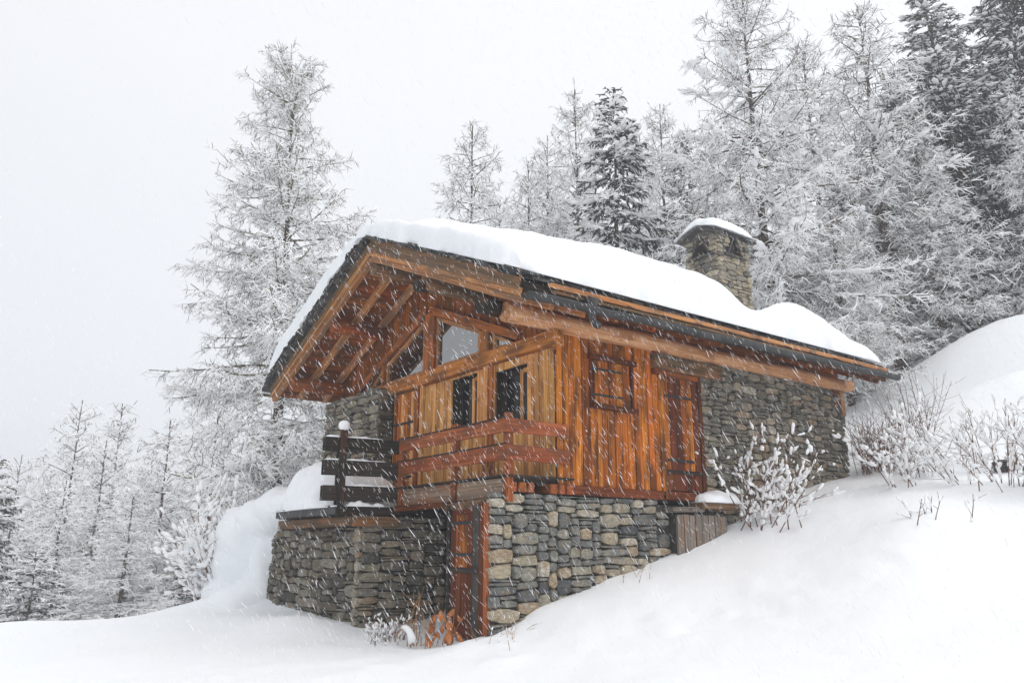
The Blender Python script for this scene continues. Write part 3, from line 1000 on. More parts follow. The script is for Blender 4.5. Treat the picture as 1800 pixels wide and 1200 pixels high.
# --- chimney
CX0, CX1, CY0, CY1 = 6.95, 8.22, 1.85, 2.9
CZ0, CZ1 = 6.3, 9.28
chim = block('chimney', (CX0 + .05, CY0 + .05, CZ0), (CX1 - .05, CY1 - .05, CZ1), M['core'], chalet)
def hole_a(u, v): return not (.42 < u < .80 and CZ0 + v > 8.78 and abs(u - .60) < .26 - (CZ0 + v - 8.78) * .5)
def hole_b(u, v): return not (.30 < u < .85 and CZ0 + v > 8.78 and abs(u - .55) < .26 - (CZ0 + v - 8.78) * .5)
stone_wall(chim, (CX0, CY0 + .05, CZ0), (1, 0, 0), (0, -1, 0), CX1 - CX0, CZ1 - CZ0, 41, M['stone_tan'], wr=(.14, .38), hr=(.06, .15), inside=lambda u, v: CZ0 + v > 7.0 and hole_a(u, v))
stone_wall(chim, (CX0 + .05, CY1, CZ0), (0, -1, 0), (-1, 0, 0), CY1 - CY0, CZ1 - CZ0, 47, M['stone_tan'], wr=(.14, .38), hr=(.06, .15), inside=lambda u, v: CZ0 + v > 7.0 and hole_b(u, v))
# smoke openings framed by leaning slabs
for (c, ax) in (((CX0 + .60, CY0 + .02, 8.78), (1, 0, 0)), ((CX0 + .02, CY0 + .50, 8.78), (0, -1, 0))):
    c, ax = Vector(c), Vector(ax)
    nr = Vector((0, -1, 0)) if ax.x else Vector((-1, 0, 0))
    b0 = c + nr * .02
    vs = [b0 - ax * .25, b0 + ax * .25, b0 + Vector((0, 0, .47))]
    vs2 = [v - nr * .05 for v in vs]
    obj('smoke_hole', mesh_py('smoke_hole', vs + vs2, [(0, 1, 2), (5, 4, 3), (0, 3, 4, 1), (1, 4, 5, 2), (2, 5, 3, 0)]), M['dark'], chim)  # solid black plug, shade inside the opening put into its colour
    for s in (-1, 1):
        bar('slab', c + ax * (s * .28) + nr * .04, c + ax * (s * .03) + nr * .04 + Vector((0, 0, .48)), .05, .14, M['slate'], chim, wdir=ax)
    bar('slab', c - ax * .42 + nr * .05 - Vector((0, 0, .04)), c + ax * .45 + nr * .05 - Vector((0, 0, .03)), .05, .16, M['slate'], chim)
cyc = (CY0 + CY1) / 2
rr = random.Random(9)
for s in (-1, 1):
    for layer in range(2):
        q = 0
        while q < 5:
            xx = CX0 - .02 + q * .33 + rr.uniform(-.03, .03)
            m = frame((xx, cyc + s * .31, CZ1 + .10 + layer * .04 + rr.uniform(-.01, .01)), (1, 0, 0), az=(0, s * .38, 1)) @ Matrix.Diagonal((1.0, 1.35, 1, 1)) @ Matrix.Rotation(math.radians(rr.uniform(-5, 5)), 4, 'Z')
            obj('slate', SLM[rr.randrange(14)], M['slate'], chim, m)
            q += 1
prism_yz('cap_wall', [(CY0 + .08, CZ1 - .02), (CY1 - .08, CZ1 - .02), (CY1 - .08, CZ1 + .02), (cyc, CZ1 + .22), (CY0 + .08, CZ1 + .02)], CX0 + .01, CX1 - .01, M['stone_tan'], chim)

# --- balcony
bal = block('balcony_floor', (-.95, -.02, 2.60), (.0, 3.28, 2.67), M['charred'], chalet)
for i in range(6):
    bar('joist', (-.9 + .17 * i + (.28 if i > 2 else 0), -.10, 2.52), (-.9 + .17 * i + (.28 if i > 2 else 0), .5, 2.52), .15, .14 if i % 2 else .11, M['red'], chalet, bev=.008)
PX = -1.0
for (a, b) in ((-.04, 1.33), (1.45, 3.2)):
    bar('fascia_board', (PX + .02, a, 2.50), (PX + .02, b, 2.50), .32, .045, M['fascia'], chalet, bev=.006)
bar('floor_edge', (PX - .0, -.08, 2.685), (PX - .0, 3.25, 2.685), .035, .12, M['charred'], chalet)
bar('floor_edge', (PX, -.09, 2.685), (.3, -.09, 2.685), .035, .08, M['charred'], chalet)
rail_ = bar('balcony_rail', (PX - .035, -.10, 3.455), (PX - .035, 3.27, 3.455), .215, .05, M['red'], chalet, bev=.006)
bar('balcony_rail', (PX - .035, -.10, 3.04), (PX - .035, 3.27, 3.04), .235, .05, M['red'], chalet, bev=.006)
bar('balcony_rail', (PX - .06, -.10, 3.455), (.20, -.10, 3.45), .215, .045, M['red'], chalet, bev=.006)
bar('balcony_rail', (PX - .06, -.10, 3.04), (.22, -.10, 3.03), .235, .045, M['red'], chalet, bev=.006)
for z, x1 in ((3.575, .27), (3.17, .30)):
    bar('rail_cap', (PX - .035, -.08, z), (PX - .035, 3.27, z), .022, .06, M['charred'], chalet)
for (yy, z0, z1) in ((-.03, 2.30, 3.66), (1.39, 2.34, 3.64), (3.2, 2.30, 3.62)):
    bar('balcony_post', (PX + .04 - (.04 if yy > 0 else 0), yy, z0), (PX + .04 - (.04 if yy > 0 else 0), yy, z1), .12, .11, M['red'], chalet, wdir=(0, 1, 0), bev=.008)
    for zz in (2.42, 2.60):
        obj('bolt', tube_mesh([(0, 0, 0), (-.02, 0, 0)], [.014, .014], 8), M['zinc'], chalet, Matrix.Translation((PX - .066, yy, zz)))

# cellar door under the balcony, in line with the end of the base wall
cd = block('cellar_door', (-1.20, .05, .3), (-1.16, 1.20, 2.30), M['darkred'], chalet)
for i in range(5):
    ym = 1.12 - .155 * (i + .5)
    bar('plank', (-1.222 - .005 * (i % 2), ym, 1.33), (-1.222 - .005 * (i % 2), ym, 2.12), .146, .03, M['side'] if i in (1, 2) else M['darkred'], cd, wdir=(0, 1, 0), bev=.003)
    bar('plank', (-1.222 - .005 * (i % 2), ym, .55), (-1.222 - .005 * (i % 2), ym, 1.25), .146, .03, M['darkred'], cd, wdir=(0, 1, 0), bev=.003)
bar('rail', (-1.24, 1.13, 1.29), (-1.24, .33, 1.29), .07, .05, M['charred'], cd)
for z in (2.00, 1.52):
    bar('hinge', (-1.246, 1.12, z), (-1.246, .52, z), .05, .012, M['iron'], cd)
bar('door_post', (-1.215, .305, .4), (-1.215, .305, 2.28), .035, .09, M['charred'], chalet, wdir=(0, 1, 0))
for i in range(2):
    bar('plank', (-1.265, .215 - .125 * i, .4), (-1.265, .215 - .125 * i, 2.28), .118, .05, M['darkred'] if i == 0 else M['red'], chalet, wdir=(0, 1, 0), bev=.003)
bar('door_post', (-1.20, 1.19, .4), (-1.20, 1.19, 2.28), .09, .10, M['charred'], chalet, wdir=(0, 1, 0))
obj('lintel', tube_mesh([(0, -.55, .03), (0, -.2, .0), (0, .2, -.03), (0, .7, -.05)], [.08, .08, .075, .07], 10, .05, 4), M['weathered'], chalet, Matrix.Translation((-1.17, .64, 2.30)))
bar('beam', (-1.1, -.0, 2.31), (-1.1, 3.2, 2.31), .10, .12, M['darkred'], chalet, bev=.008)

# ------------------------------------------------------------------ terrace
ter = thing('stone_terrace', 'fieldstone terrace with a timber and slate edge beside the balcony', 'terrace', (-.9, 4.6, .3))
block('wall_core', (-1.47, 3.36, -.8), (.02, 7.75, 2.16), M['core'], ter)
block('wall_core', (-1.69, 3.37, -.8), (-1.47, 3.50, 2.16), M['core'], ter)
stone_wall(ter, (-1.70, 3.36, .1), (1, 0, 0), (0, -1, 0), 1.76, 2.08, 61, M['stone_side'], wr=(.2, .58), hr=(.09, .19), inside=lambda u, v: v > .05)
stone_wall(ter, (-1.48, 8.8, .1), (0, -1, 0), (-1, 0, 0), 5.30, 1.90, 67, M['stone_dark'], wr=(.2, .62), hr=(.09, .2), inside=lambda u, v: u > .1 + .45 * v)
stone_wall(ter, (-1.70, 3.52, .1), (0, -1, 0), (-1, 0, 0), .20, 1.90, 68, M['stone_side'], wr=(.2, .3), hr=(.09, .2), depth=(.02, .05))
bar('beam', (-1.86, 3.36, 2.09), (-1.86, 6.75, 2.09), .17, .14, M['weathered'], ter, bev=.01)
bar('beam', (-1.9, 3.28, 2.08), (-1.0, 3.28, 2.08), .18, .13, M['weathered'], ter, bev=.01)
block('floor', (-2.1, 3.36, 2.19), (.0, 6.3, 2.29), M['charred'], ter)
rr = random.Random(77)
y = 3.42
while y < 6.2:
    w = rr.uniform(1.2, 1.5)
    bar('edge_cap', (-2.16, y, 2.275), (-2.16, min(y + w, 6.25) - .01, 2.275), .145, .05, M['zinc'], ter, bev=.006)
    bar('edge_cap_top', (-2.12, y, 2.352), (-2.12, min(y + w, 6.25) - .01, 2.352), .14, .014, M['zinc'], ter, wdir=(1, 0, 0), bev=.004)
    y += w
fence = thing('terrace_railing', 'wet black plank railing with a snow capped post on the terrace', 'railing', (-2.07, 3.46, 2.3))
A, B = Vector((-2.40, 3.525, 0)), Vector((-.99, 3.25, 0))
nrm = Vector((-(B - A).y, (B - A).x, 0)).normalized()          # away from the viewer
for zc, wd in ((3.44, .235), (3.02, .255), (2.57, .26)):
    bar('rail', A + Vector((0, 0, zc)), B + Vector((0, 0, zc)), wd, .05, M['charred'], fence, bev=.006)
    bar('rail', A + nrm * .16 + Vector((0, 0, zc)), B + nrm * .16 + Vector((0, 0, zc)), wd, .05, M['charred'], fence, bev=.006)
bar('foot_beam', A + nrm * .04 + (B - A) * .22 + Vector((0, 0, 2.265)), B + nrm * .04 + Vector((0, 0, 2.265)), .15, .16, M['charred'], fence, bev=.01)
pp = A + (B - A) * .22
post = bar('post', pp - nrm * .06 + Vector((0, 0, 2.18)), pp - nrm * .06 + Vector((0, 0, 3.70)), .12, .11, M['charred'], fence, wdir=(B - A), bev=.012)
bar('post', pp + nrm * .21 + Vector((0, 0, 2.3)), pp + nrm * .21 + Vector((0, 0, 3.55)), .10, .09, M['charred'], fence, wdir=(B - A), bev=.01)


def blob(loc, size, seed, sub=3, amp=.18, freq=2.0):
    bm = bmesh.new()
    bmesh.ops.create_icosphere(bm, subdivisions=sub, radius=1.0)
    co = np.array([v.co[:] for v in bm.verts])
    d = (vnoise(co[:, 0] * freq + co[:, 2] * 1.3 + seed, co[:, 1] * freq - co[:, 2] * 1.7, seed) - .5) * 2 * amp
    d += (vnoise(co[:, 0] * freq * 2.6 + co[:, 2] * 3 + seed, co[:, 1] * freq * 2.6 - co[:, 2] * 2.7, seed + 3) - .5) * amp * .7
    for v, q in zip(bm.verts, d): v.co = v.co * (1 + q)
    bmesh.ops.scale(bm, vec=size, verts=bm.verts)
    me = bpy.data.meshes.new('snow'); bm.to_mesh(me); bm.free()
    me.shade_smooth()
    return me


tag(obj('snow_ball', blob((0, 0, 0), (.105, .105, .10), 4, 3, .08), M['snow'], None, Matrix.Translation(pp - nrm * .06 + Vector((0, 0, 3.765)))),
    'round ball of snow sitting on the black railing post', 'snow')


def ridge_snow(name, a, b, w, h, label, seed):
    """a low strip of snow lying along a rail"""
    a, b = Vector(a), Vector(b)
    d = (b - a).normalized(); s = d.cross(Vector((0, 0, 1)))
    n = 24; vs = []; fs = []
    r = random.Random(seed)
    for i in range(n + 1):
        t = i / n
        e = min(1, min(t, 1 - t) * 9) ** .5
        hh = h * e * (1 + .35 * math.sin(t * 11 + seed) + .2 * math.sin(t * 29 + seed)) * (1 - .45 * t)
        ww = w * (.55 + .45 * e)
        c = a + (b - a) * t
        for q in range(7):
            an = math.pi * q / 6
            vs.append(c + s * math.cos(an) * ww / 2 + Vector((0, 0, max(hh, .003) * math.sin(an))))
    for i in range(n):
        for q in range(6):
            fs.append((i * 7 + q, i * 7 + q + 1, (i + 1) * 7 + q + 1, (i + 1) * 7 + q))
    o = obj(name, mesh_py(name, vs, fs, True), M['snow'])
    return tag(o, label, 'snow')


ridge_snow('rail_snow', A + Vector((0, 0, 3.56)), A.lerp(B, .75) + Vector((0, 0, 3.56)), .055, .035, 'thin strip of snow along the top black rail of the terrace railing', 1)
ridge_snow('rail_snow', A + Vector((0, 0, 3.15)), A.lerp(B, .80) + Vector((0, 0, 3.15)), .055, .035, 'thin strip of snow along the middle black rail of the terrace railing', 2)
ridge_snow('rail_snow', A + (B - A) * .24 + Vector((0, 0, 2.70)), A.lerp(B, .85) + Vector((0, 0, 2.70)), .055, .04, 'thin strip of snow along the lowest black rail of the terrace railing', 3)
ridge_snow('rail_snow', A + (B - A) * .29 + nrm * .02 + Vector((0, 0, 2.34)), A.lerp(B, .80) + nrm * .02 + Vector((0, 0, 2.34)), .15, .10, 'wedge of snow on the foot beam under the black terrace rails', 4)


def heap(name, x0, x1, y0, y1, zf, tf, label, n=60, cat='snow', round_=.5, wob=.06, seed=1, rx0=None):
    """snow lying on a surface z=zf(x,y), thickness tf(x,y), with a rounded overhanging rim"""
    xs, ys = np.linspace(0, 1, n), np.linspace(0, 1, n)
    U, V = np.meshgrid(xs, ys, indexing='ij')
    # crowd the samples towards the rim
    U = .5 - .5 * np.cos(np.pi * U); V = .5 - .5 * np.cos(np.pi * V)
    X = x0 + (x1 - x0) * U; Y = y0 + (y1 - y0) * V
    dx = np.minimum((X - x0) * round_ / (rx0 or round_), x1 - X); dy = np.minimum(Y - y0, y1 - Y)
    d = np.clip(np.minimum(dx, dy) / round_, 0, 1)
    dd = 1 - np.sqrt((np.clip(1 - dx / round_, 0, 1) ** 2 + np.clip(1 - dy / round_, 0, 1) ** 2)).clip(0, 1)
    prof = np.sqrt(np.clip(1 - (1 - dd) ** 2.2, 0, 1))
    T = tf(X, Y) * prof
    # ragged rim
    e = np.clip(1 - d, 0, 1) ** 2
    X = X + e * (vnoise(X * 3.1, Y * 3.1, seed) - .5) * wob * 2 + e * (vnoise(X * 11, Y * 11, seed + 1) - .5) * wob * 1.6
    Y = Y + e * (vnoise(X * 3.1, Y * 3.1, seed + 2) - .5) * wob * 2 + e * (vnoise(X * 11, Y * 11, seed + 3) - .5) * wob * 1.6
    T = T + prof * ((vnoise(X * 1.3, Y * 1.3, seed + 5) - .5) * .10 + (vnoise(X * 4, Y * 4, seed + 6) - .5) * .05 + (vnoise(X * 9, Y * 9, seed + 7) - .5) * .03 * np.clip(1.3 - d, 0, 1))
    Z0 = zf(X, Y)
    top = np.stack([X, Y, Z0 + np.maximum(T, .0) + .02], -1).reshape(-1, 3)
    bot = np.stack([X, Y, Z0], -1).reshape(-1, 3)
    n0, n1 = X.shape
    idx = np.arange(n0 * n1).reshape(n0, n1)
    q1 = np.stack([idx[:-1, :-1], idx[1:, :-1], idx[1:, 1:], idx[:-1, 1:]], -1).reshape(-1, 4)
    q2 = q1[:, ::-1] + n0 * n1
    rim = np.concatenate([idx[:, 0], idx[-1, 1:], idx[-2::-1, -1], idx[0, -2:0:-1]])
    r2 = np.roll(rim, -1)
    q3 = np.stack([rim, rim + n0 * n1, r2 + n0 * n1, r2], -1)
    me = mesh_np(name, np.concatenate([top, bot]), np.concatenate([q1, q2, q3]), smooth=True)
    return tag(obj(name, me, M['snow']), label, cat)


def sstep(a, b, x):
    t = np.clip((x - a) / (b - a), 0, 1)
    return t * t * (3 - 2 * t)


def roof_plane(x, y):
    a = np.sqrt((y - YR) ** 2 + .02)
    return 5.25 + SL * (YR - YE) - SL * a + .385


def roof_T(x, y):
    t = .44 + .42 * sstep(-1.5, .6, x + .12 * (y - 4))
    t = t + .16 * sstep(4.3, 5.5, y) * (1 - sstep(-1.2, 2.5, x))
    t = t - .20 * np.exp(-((y - 4.05) / .9) ** 2) * (1 - sstep(-1.5, 0, x))
    t = t - .66 * sstep(5.9, 9.2, x)
    # a wind scoop round the chimney
    q = (x - 5.65) - 1.15 * (y - .2)
    t = t - .46 * np.exp(-(q / .85) ** 2) * (1 - sstep(1.3, 2.3, y)) + .14 * np.exp(-(((x - 8.0) / .8) ** 2 + ((y - 1.9) / 1.2) ** 2))
    return t


heap('roof_snow', XF - .15, XB + .06, YE - .03, YW + .03, roof_plane, roof_T, 'thick smooth blanket of snow on the chalet roof', 120, round_=.5, wob=.05, seed=4, rx0=.16)
heap('chimney_snow', CX0 - .2, CX1 + .2, CY0 - .17, CY1 + .17, lambda x, y: CZ1 + .35 - .38 * np.sqrt((y - cyc) ** 2 + .01), lambda x, y: .26 + .0 * x, 'rounded cap of snow on top of the stone chimney', 50, round_=.42, wob=.03, seed=8)
heap('terrace_snow', -2.24, -.3, 3.42, 6.45, lambda x, y: 2.33 + 0 * x,
     lambda x, y: .16 + .78 * sstep(3.9, 5.1, y + .35 * (x + 2.2)) * (1 - .55 * sstep(-1.6, -.3, x)), 'deep mound of snow heaped on the terrace behind the black railing', 70, round_=.7, wob=.05, seed=12)

flush_stones()
# snow mound hanging over the left end of the terrace
def mound(name, parts, seed, label, voxel=.05, smooth=9):
    bm = bmesh.new()
    for i, (c, sz) in enumerate(parts):
        me = blob((0, 0, 0), sz, seed + i, 3, .10, 1.3)
        me.transform(Matrix.Translation(c)); bm.from_mesh(me); bpy.data.meshes.remove(me)
    me = bpy.data.meshes.new(name); bm.to_mesh(me); bm.free()
    tmp = bpy.data.objects.new('tmp', me); COL.objects.link(tmp)
    r_ = tmp.modifiers.new('r', 'REMESH'); r_.mode = 'VOXEL'; r_.voxel_size = voxel
    s_ = tmp.modifiers.new('s', 'SMOOTH'); s_.iterations = smooth; s_.factor = .6
    dg = bpy.context.evaluated_depsgraph_get()
    out = bpy.data.meshes.new_from_object(tmp.evaluated_get(dg))
    bpy.data.objects.remove(tmp); bpy.data.meshes.remove(me)
    out.materials.clear(); out.shade_smooth()
    return tag(obj(name, out, M['snow']), label, 'snow')


mound('snow_mound', [((-1.4, 9.5, 1.95), (.9, .9, .75)), ((-1.4, 10.0, 1.25), (.9, .8, .75)), ((-1.5, 10.3, .7), (.8, .6, .45)), ((-1.5, 9.0, .5), (.8, .9, .5)), ((-1.4, 8.5, 2.3), (.8, .9, .5)),
                     ((-1.0, 8.2, 1.6), (.6, .5, .9)), ((-1.4, 10.9, .75), (.5, .35, .35)), ((-1.7, 9.6, .1), (1.2, 1.3, .5)), ((-1.15, 8.1, 2.05), (.45, .45, .4)), ((-1.2, 8.45, 1.5), (.5, .45, .6)), ((-1.3, 8.85, .85), (.55, .45, .6)), ((-1.3, 9.1, .3), (.8, .6, .6)),
                     ((-1.4, 6.7, 2.52), (.75, .8, .42)), ((-1.4, 7.6, 2.5), (.75, .9, .48)), ((-1.5, 8.45, 1.25), (.35, .42, .8)), ((-1.75, 9.0, .35), (.9, .9, .5)), ((-1.9, 10.0, .6), (.5, .5, .4)), ((-1.7, 9.9, 2.2), (.4, .4, .35))], 21,
      'big bulging mound of snow at the left end of the terrace wall')

# ------------------------------------------------------------------ low plank hatch by the base wall
hatch = thing('plank_hatch', 'low grey plank hatch with a snowy lid at the far end of the base wall', 'hatch', (3.3, -.2, 1.6))
rr = random.Random(6)
x = 2.62
while x < 3.95:
    w = rr.uniform(.12, .2)
    bar('plank', (x + w / 2, -.17 + rr.uniform(-.015, .015), 1.3), (x + w / 2, -.17, 2.20 + rr.uniform(-.03, .02)), w - .015, .04, M['greywood'], hatch, wdir=(1, 0, 0))
    x += w
bar('lid_beam', (2.5, -.10, 2.27), (3.35, -.10, 2.30), .09, .26, M['greywood'], hatch, bev=.012)
bar('lid_beam', (3.2, -.14, 2.36), (4.15, -.14, 2.36), .11, .36, M['weathered'], hatch, bev=.012)
block('box_core', (2.66, -.13, 1.0), (3.92, .02, 2.2), M['core'], hatch)
heap('hatch_snow', 3.2, 4.3, -.40, .02, lambda x, y: 2.42 + 0 * x, lambda x, y: .17 + 0 * x, 'pillow of snow on the lid of the plank hatch', 30, round_=.22, wob=.03, seed=15)


# ------------------------------------------------------------------ vegetation
def norm(v):
    return v / np.maximum(np.linalg.norm(v, axis=-1, keepdims=True), 1e-9)


def grow(start, d, length, S, bend, wob, rng):
    """polylines (N,S+1,3); bend: (S,) or (N,S) vertical change of heading per step"""
    Nn = len(start)
    P = np.empty((Nn, S + 1, 3)); P[:, 0] = start
    d = norm(d)
    bend = np.broadcast_to(bend, (Nn, S))
    for s in range(S):
        d = d + rng.normal(0, wob, (Nn, 3))
        d[:, 2] += bend[:, s]
        d = norm(d)
        P[:, s + 1] = P[:, s] + d * (length / S)[:, None]
    return P


def along(P, s):
    """points and tangents at parameter s in 0..1 on polylines P (paired)"""
    S = P.shape[1] - 1
    f = np.clip(s * S, 0, S - 1e-6); i = f.astype(int); u = (f - i)[:, None]
    r = np.arange(len(P))
    a, b = P[r, i], P[r, i + 1]
    return a * (1 - u) + b * u, norm(b - a)


def prisms(P, R, top, snowy, rng, rime=0.0):
    """three sided tubes; two upper faces take material 1 (snow) where snowy, the lower face material 0"""
    Nn, K, _ = P.shape
    T = np.empty_like(P)
    T[:, 1:-1] = P[:, 2:] - P[:, :-2]; T[:, 0] = P[:, 1] - P[:, 0]; T[:, -1] = P[:, -1] - P[:, -2]
    T = norm(T)
    z = np.array([0, 0, 1.0])
    side = np.cross(T, z)
    bad = np.linalg.norm(side, axis=-1) < .15
    side[bad] = np.cross(T[bad], np.array([1.0, .3, 0]))
    side = norm(side)
    up = np.cross(side, T)
    R3 = R[..., None]; tp = top[:, None, None]
    V = np.stack([P + up * R3 * tp, P - side * R3 - up * R3 * .6, P + side * R3 - up * R3 * .6], 2)   # N,K,3,3
    base = (np.arange(Nn)[:, None] * K + np.arange(K - 1)[None, :]) * 3
    q = []
    for a, b in ((0, 1), (1, 2), (2, 0)):
        q.append(np.stack([base + a, base + b, base + 3 + b, base + 3 + a], -1))
    Q = np.stack(q, 2)                                    # N,K-1,3,4
    mi = np.zeros((Nn, K - 1, 3), int)
    mi[:, :, 0] = snowy[:, None]; mi[:, :, 2] = snowy[:, None]
    mi[:, :, 1] = (snowy * (rng.random(Nn) < rime))[:, None]
    return V.reshape(-1, 3), Q.reshape(-1, 4), mi.reshape(-1)


class Acc:
    def __init__(s): s.v, s.q, s.m, s.n = [], [], [], 0

    def add(s, v, q, m):
        s.v.append(v); s.q.append(q + s.n); s.m.append(m); s.n += len(v)

    def mesh(s, name, mats):
        return mesh_np(name, np.concatenate(s.v), np.concatenate(s.q), mats, np.concatenate(s.m))


ICO = None


def snow_clumps(pos, size, rng, stretch=None):
    """many small uneven lumps as one mesh (tris)"""
    global ICO
    if ICO is None:
        bm = bmesh.new(); bmesh.ops.create_icosphere(bm, subdivisions=1, radius=1.0)
        v = np.array([x.co[:] for x in bm.verts]); f = np.array([[x.index for x in p.verts] for p in bm.faces]); bm.free()
        ICO = (v, f)
    v, f = ICO
    n = len(pos)
    V = v[None] * (1 + rng.uniform(-.28, .28, (n, len(v), 1)))
    V = V * size[:, None, :]
    if stretch is not None:                                # orient x along the direction
        t = norm(stretch); s = norm(np.cross(t, np.array([0, 0, 1.0]) + 1e-6)); u = np.cross(s, t)
        V = V[..., :1] * t[:, None] + V[..., 1:2] * s[:, None] + V[..., 2:] * u[:, None]
    V = V + pos[:, None]
    F = f[None] + (np.arange(n) * len(v))[:, None, None]
    return V.reshape(-1, 3), F.reshape(-1, 3)


def make_tree(kind, H, Rm, seed, nl, low=.06, dens=1.0, clump=60, lich=False, pad=1.0, frost=.42, tips=.16, pw=.62):
    """meshes for trunk, limbs, crown and snow of one conifer, base at the origin"""
    rng = np.random.default_rng(seed)
    K = 14
    t = np.linspace(0, 1, K)
    wx, wy = np.cumsum(rng.normal(0, .035, K)), np.cumsum(rng.normal(0, .035, K))
    tr = [(wx[i] * H * .05, wy[i] * H * .05, H * t[i] - (.8 if i == 0 else 0)) for i in range(K)]
    r0 = H * .0115
    trunk = tube_mesh(tr, [max(r0 * (1 - t[i]) ** .9, .02) for i in range(K)], 9, .05, seed, False)
    TR = np.array(tr)
    spruce = kind == 'spruce'
    h = np.sort(rng.uniform(low, .985, nl) ** (.92 if spruce else .95))
    if spruce:                                             # loose whorls
        h = np.round(h * 26) / 26 + rng.normal(0, .006, nl)
        h = np.clip(h, low, .985)
    base = np.stack([np.interp(h, t, TR[:, k]) for k in range(3)], -1)
    az = np.arange(nl) * 2.39996 + rng.normal(0, .5, nl)
    if spruce:
        Ln = Rm * (1 - h) ** .75 * rng.uniform(.72, 1.08, nl) * np.clip(.55 + (h - low) * 4, .55, 1) + .18
        el = np.interp(h, [0, .5, .85, 1], [-.25, -.12, .25, .9]) + rng.normal(0, .08, nl)
        bend = np.array([-.05, -.06, -.05, .0, .05, .09])
    else:
        Ln = Rm * (1 - h) ** pw * rng.uniform(.55, 1.12, nl) * np.clip(.5 + (h - low) * 4, .5, 1) + .2
        el = np.interp(h, [0, .3, .7, .9, 1], [-.18, .02, .28, .6, 1.0]) + rng.normal(0, .16, nl)
        bend = np.array([-.08, -.07, -.03, .03, .09, .14])
    d = np.stack([np.cos(az) * np.cos(el), np.sin(az) * np.cos(el), np.sin(el)], -1)
    LP = grow(base, d, Ln, 6, bend, .05, rng)
    lr = (.012 + .0085 * Ln)[:, None] * np.linspace(1, .28, 7)[None]
    limbs = Acc()
    limbs.add(*prisms(LP, lr, np.full(nl, 1.1), (rng.random(nl) < (.55 if not lich else .45)).astype(int), rng))
    # branchlets
    crown = Acc()
    cnt = np.maximum((Ln / (.13 if spruce else .14) * dens).astype(int), 3)
    pi = np.repeat(np.arange(nl), cnt)
    s = rng.uniform(.06, 1.0, len(pi)) ** .85
    p, tg = along(LP[pi], s)
    z = np.array([0, 0, 1.0])
    sd = norm(np.cross(tg, z)) * np.where(rng.random(len(pi)) < .5, 1, -1)[:, None]
    if spruce:
        bl = (.18 + .34 * Ln[pi] * (1.05 - s)) * rng.uniform(.6, 1.15, len(pi)); bl = np.minimum(bl, 1.1)
        bd = tg * rng.uniform(.6, 1.0, (len(pi), 1)) + sd * rng.uniform(.5, .9, (len(pi), 1)) + z * rng.normal(-.22, .18, (len(pi), 1))
        BP = grow(p, bd, bl, 3, np.array([-.10, -.10, -.02]), .08, rng)
        br = np.full(len(pi), .030)[:, None] * np.array([1, 1.1, .95, .35])[None]
        sn = (rng.random(len(pi)) < frost).astype(int)
        tp = np.where(sn == 1, rng.uniform(1.0, 1.7, len(pi)), .8)
    else:
        bl = (.22 + .30 * Ln[pi] * (1.1 - s)) * rng.uniform(.5, 1.2, len(pi)); bl = np.minimum(bl, 1.25)
        up = np.where(rng.random(len(pi)) < .30, rng.uniform(.2, .8, len(pi)), rng.uniform(-.75, .1, len(pi)))
        bd = tg * rng.uniform(.4, 1.0, (len(pi), 1)) + sd * rng.uniform(.3, .9, (len(pi), 1)) + z * up[:, None]
        BP = grow(p, bd, bl, 3, np.array([-.16, -.12, .05]), .14, rng)
        br = np.full(len(pi), .0115)[:, None] * np.array([1.25, 1.1, .9, .55])[None]
        sn = (rng.random(len(pi)) < .84).astype(int)
        tp = np.where(sn == 1, rng.uniform(1.6, 2.8, len(pi)), .8)
    crown.add(*prisms(BP, br, tp, sn, rng, 0 if spruce else .4))
    # twigs
    cnt = np.maximum((bl / (.07 if spruce else .065) * dens).astype(int), 2)
    qi = np.repeat(np.arange(len(pi)), cnt)
    s2 = rng.uniform(.1, 1.0, len(qi))
    p2, t2 = along(BP[qi], s2)
    sd2 = norm(np.cross(t2, z) + 1e-6) * np.where(rng.random(len(qi)) < .5, 1, -1)[:, None]
    if spruce:
        tl = rng.uniform(.08, .22, len(qi))
        td = t2 * .8 + sd2 * rng.uniform(.3, .9, (len(qi), 1)) + z * rng.normal(-.35, .3, (len(qi), 1))
        TPn = grow(p2, td, tl, 1, np.array([-.1]), .05, rng)
        r2 = np.full(len(qi), .020)[:, None] * np.array([1.15, .35])[None]
        sn2 = np.where(sn[qi] == 1, rng.random(len(qi)) < .62, rng.random(len(qi)) < .22).astype(int)
        tp2 = np.where(sn2 == 1, rng.uniform(.9, 1.7, len(qi)), .8)
    else:
        tl = rng.uniform(.08, .34, len(qi))
        td = t2 * rng.uniform(.2, .9, (len(qi), 1)) + sd2 * rng.uniform(.2, .9, (len(qi), 1)) + z * rng.normal(-.12, .55, (len(qi), 1))
        TPn = grow(p2, td, tl, 2, np.array([-.12, .1]), .16, rng)
        r2 = np.full(len(qi), .0085)[:, None] * np.array([1.15, 1.0, .6])[None]
        sn2 = (rng.random(len(qi)) < .86).astype(int)
        tp2 = np.where(sn2 == 1, rng.uniform(1.5, 2.6, len(qi)), .8)
    crown.add(*prisms(TPn, r2, tp2, sn2, rng, 0 if spruce else .5))
    # leader
    # snow lying in lumps on the outer limbs
    ci = rng.integers(0, nl, clump * 6)
    cs = rng.uniform(.35, 1.0, len(ci))
    keep = (h[ci] < (.95 if spruce else .72)) & (Ln[ci] > .5)
    # snow gathers on chosen limbs rather than evenly
    fav = rng.random(nl) < (.75 if spruce else .34)
    keep &= fav[ci]
    ci, cs = ci[keep], cs[keep]
    pc, tc_ = along(LP[ci], cs)
    sz = np.stack([rng.uniform(.10, .26, len(ci)), rng.uniform(.05, .12, len(ci)), rng.uniform(.03, .065, len(ci))], -1) * (1.05 if spruce else .95) * pad
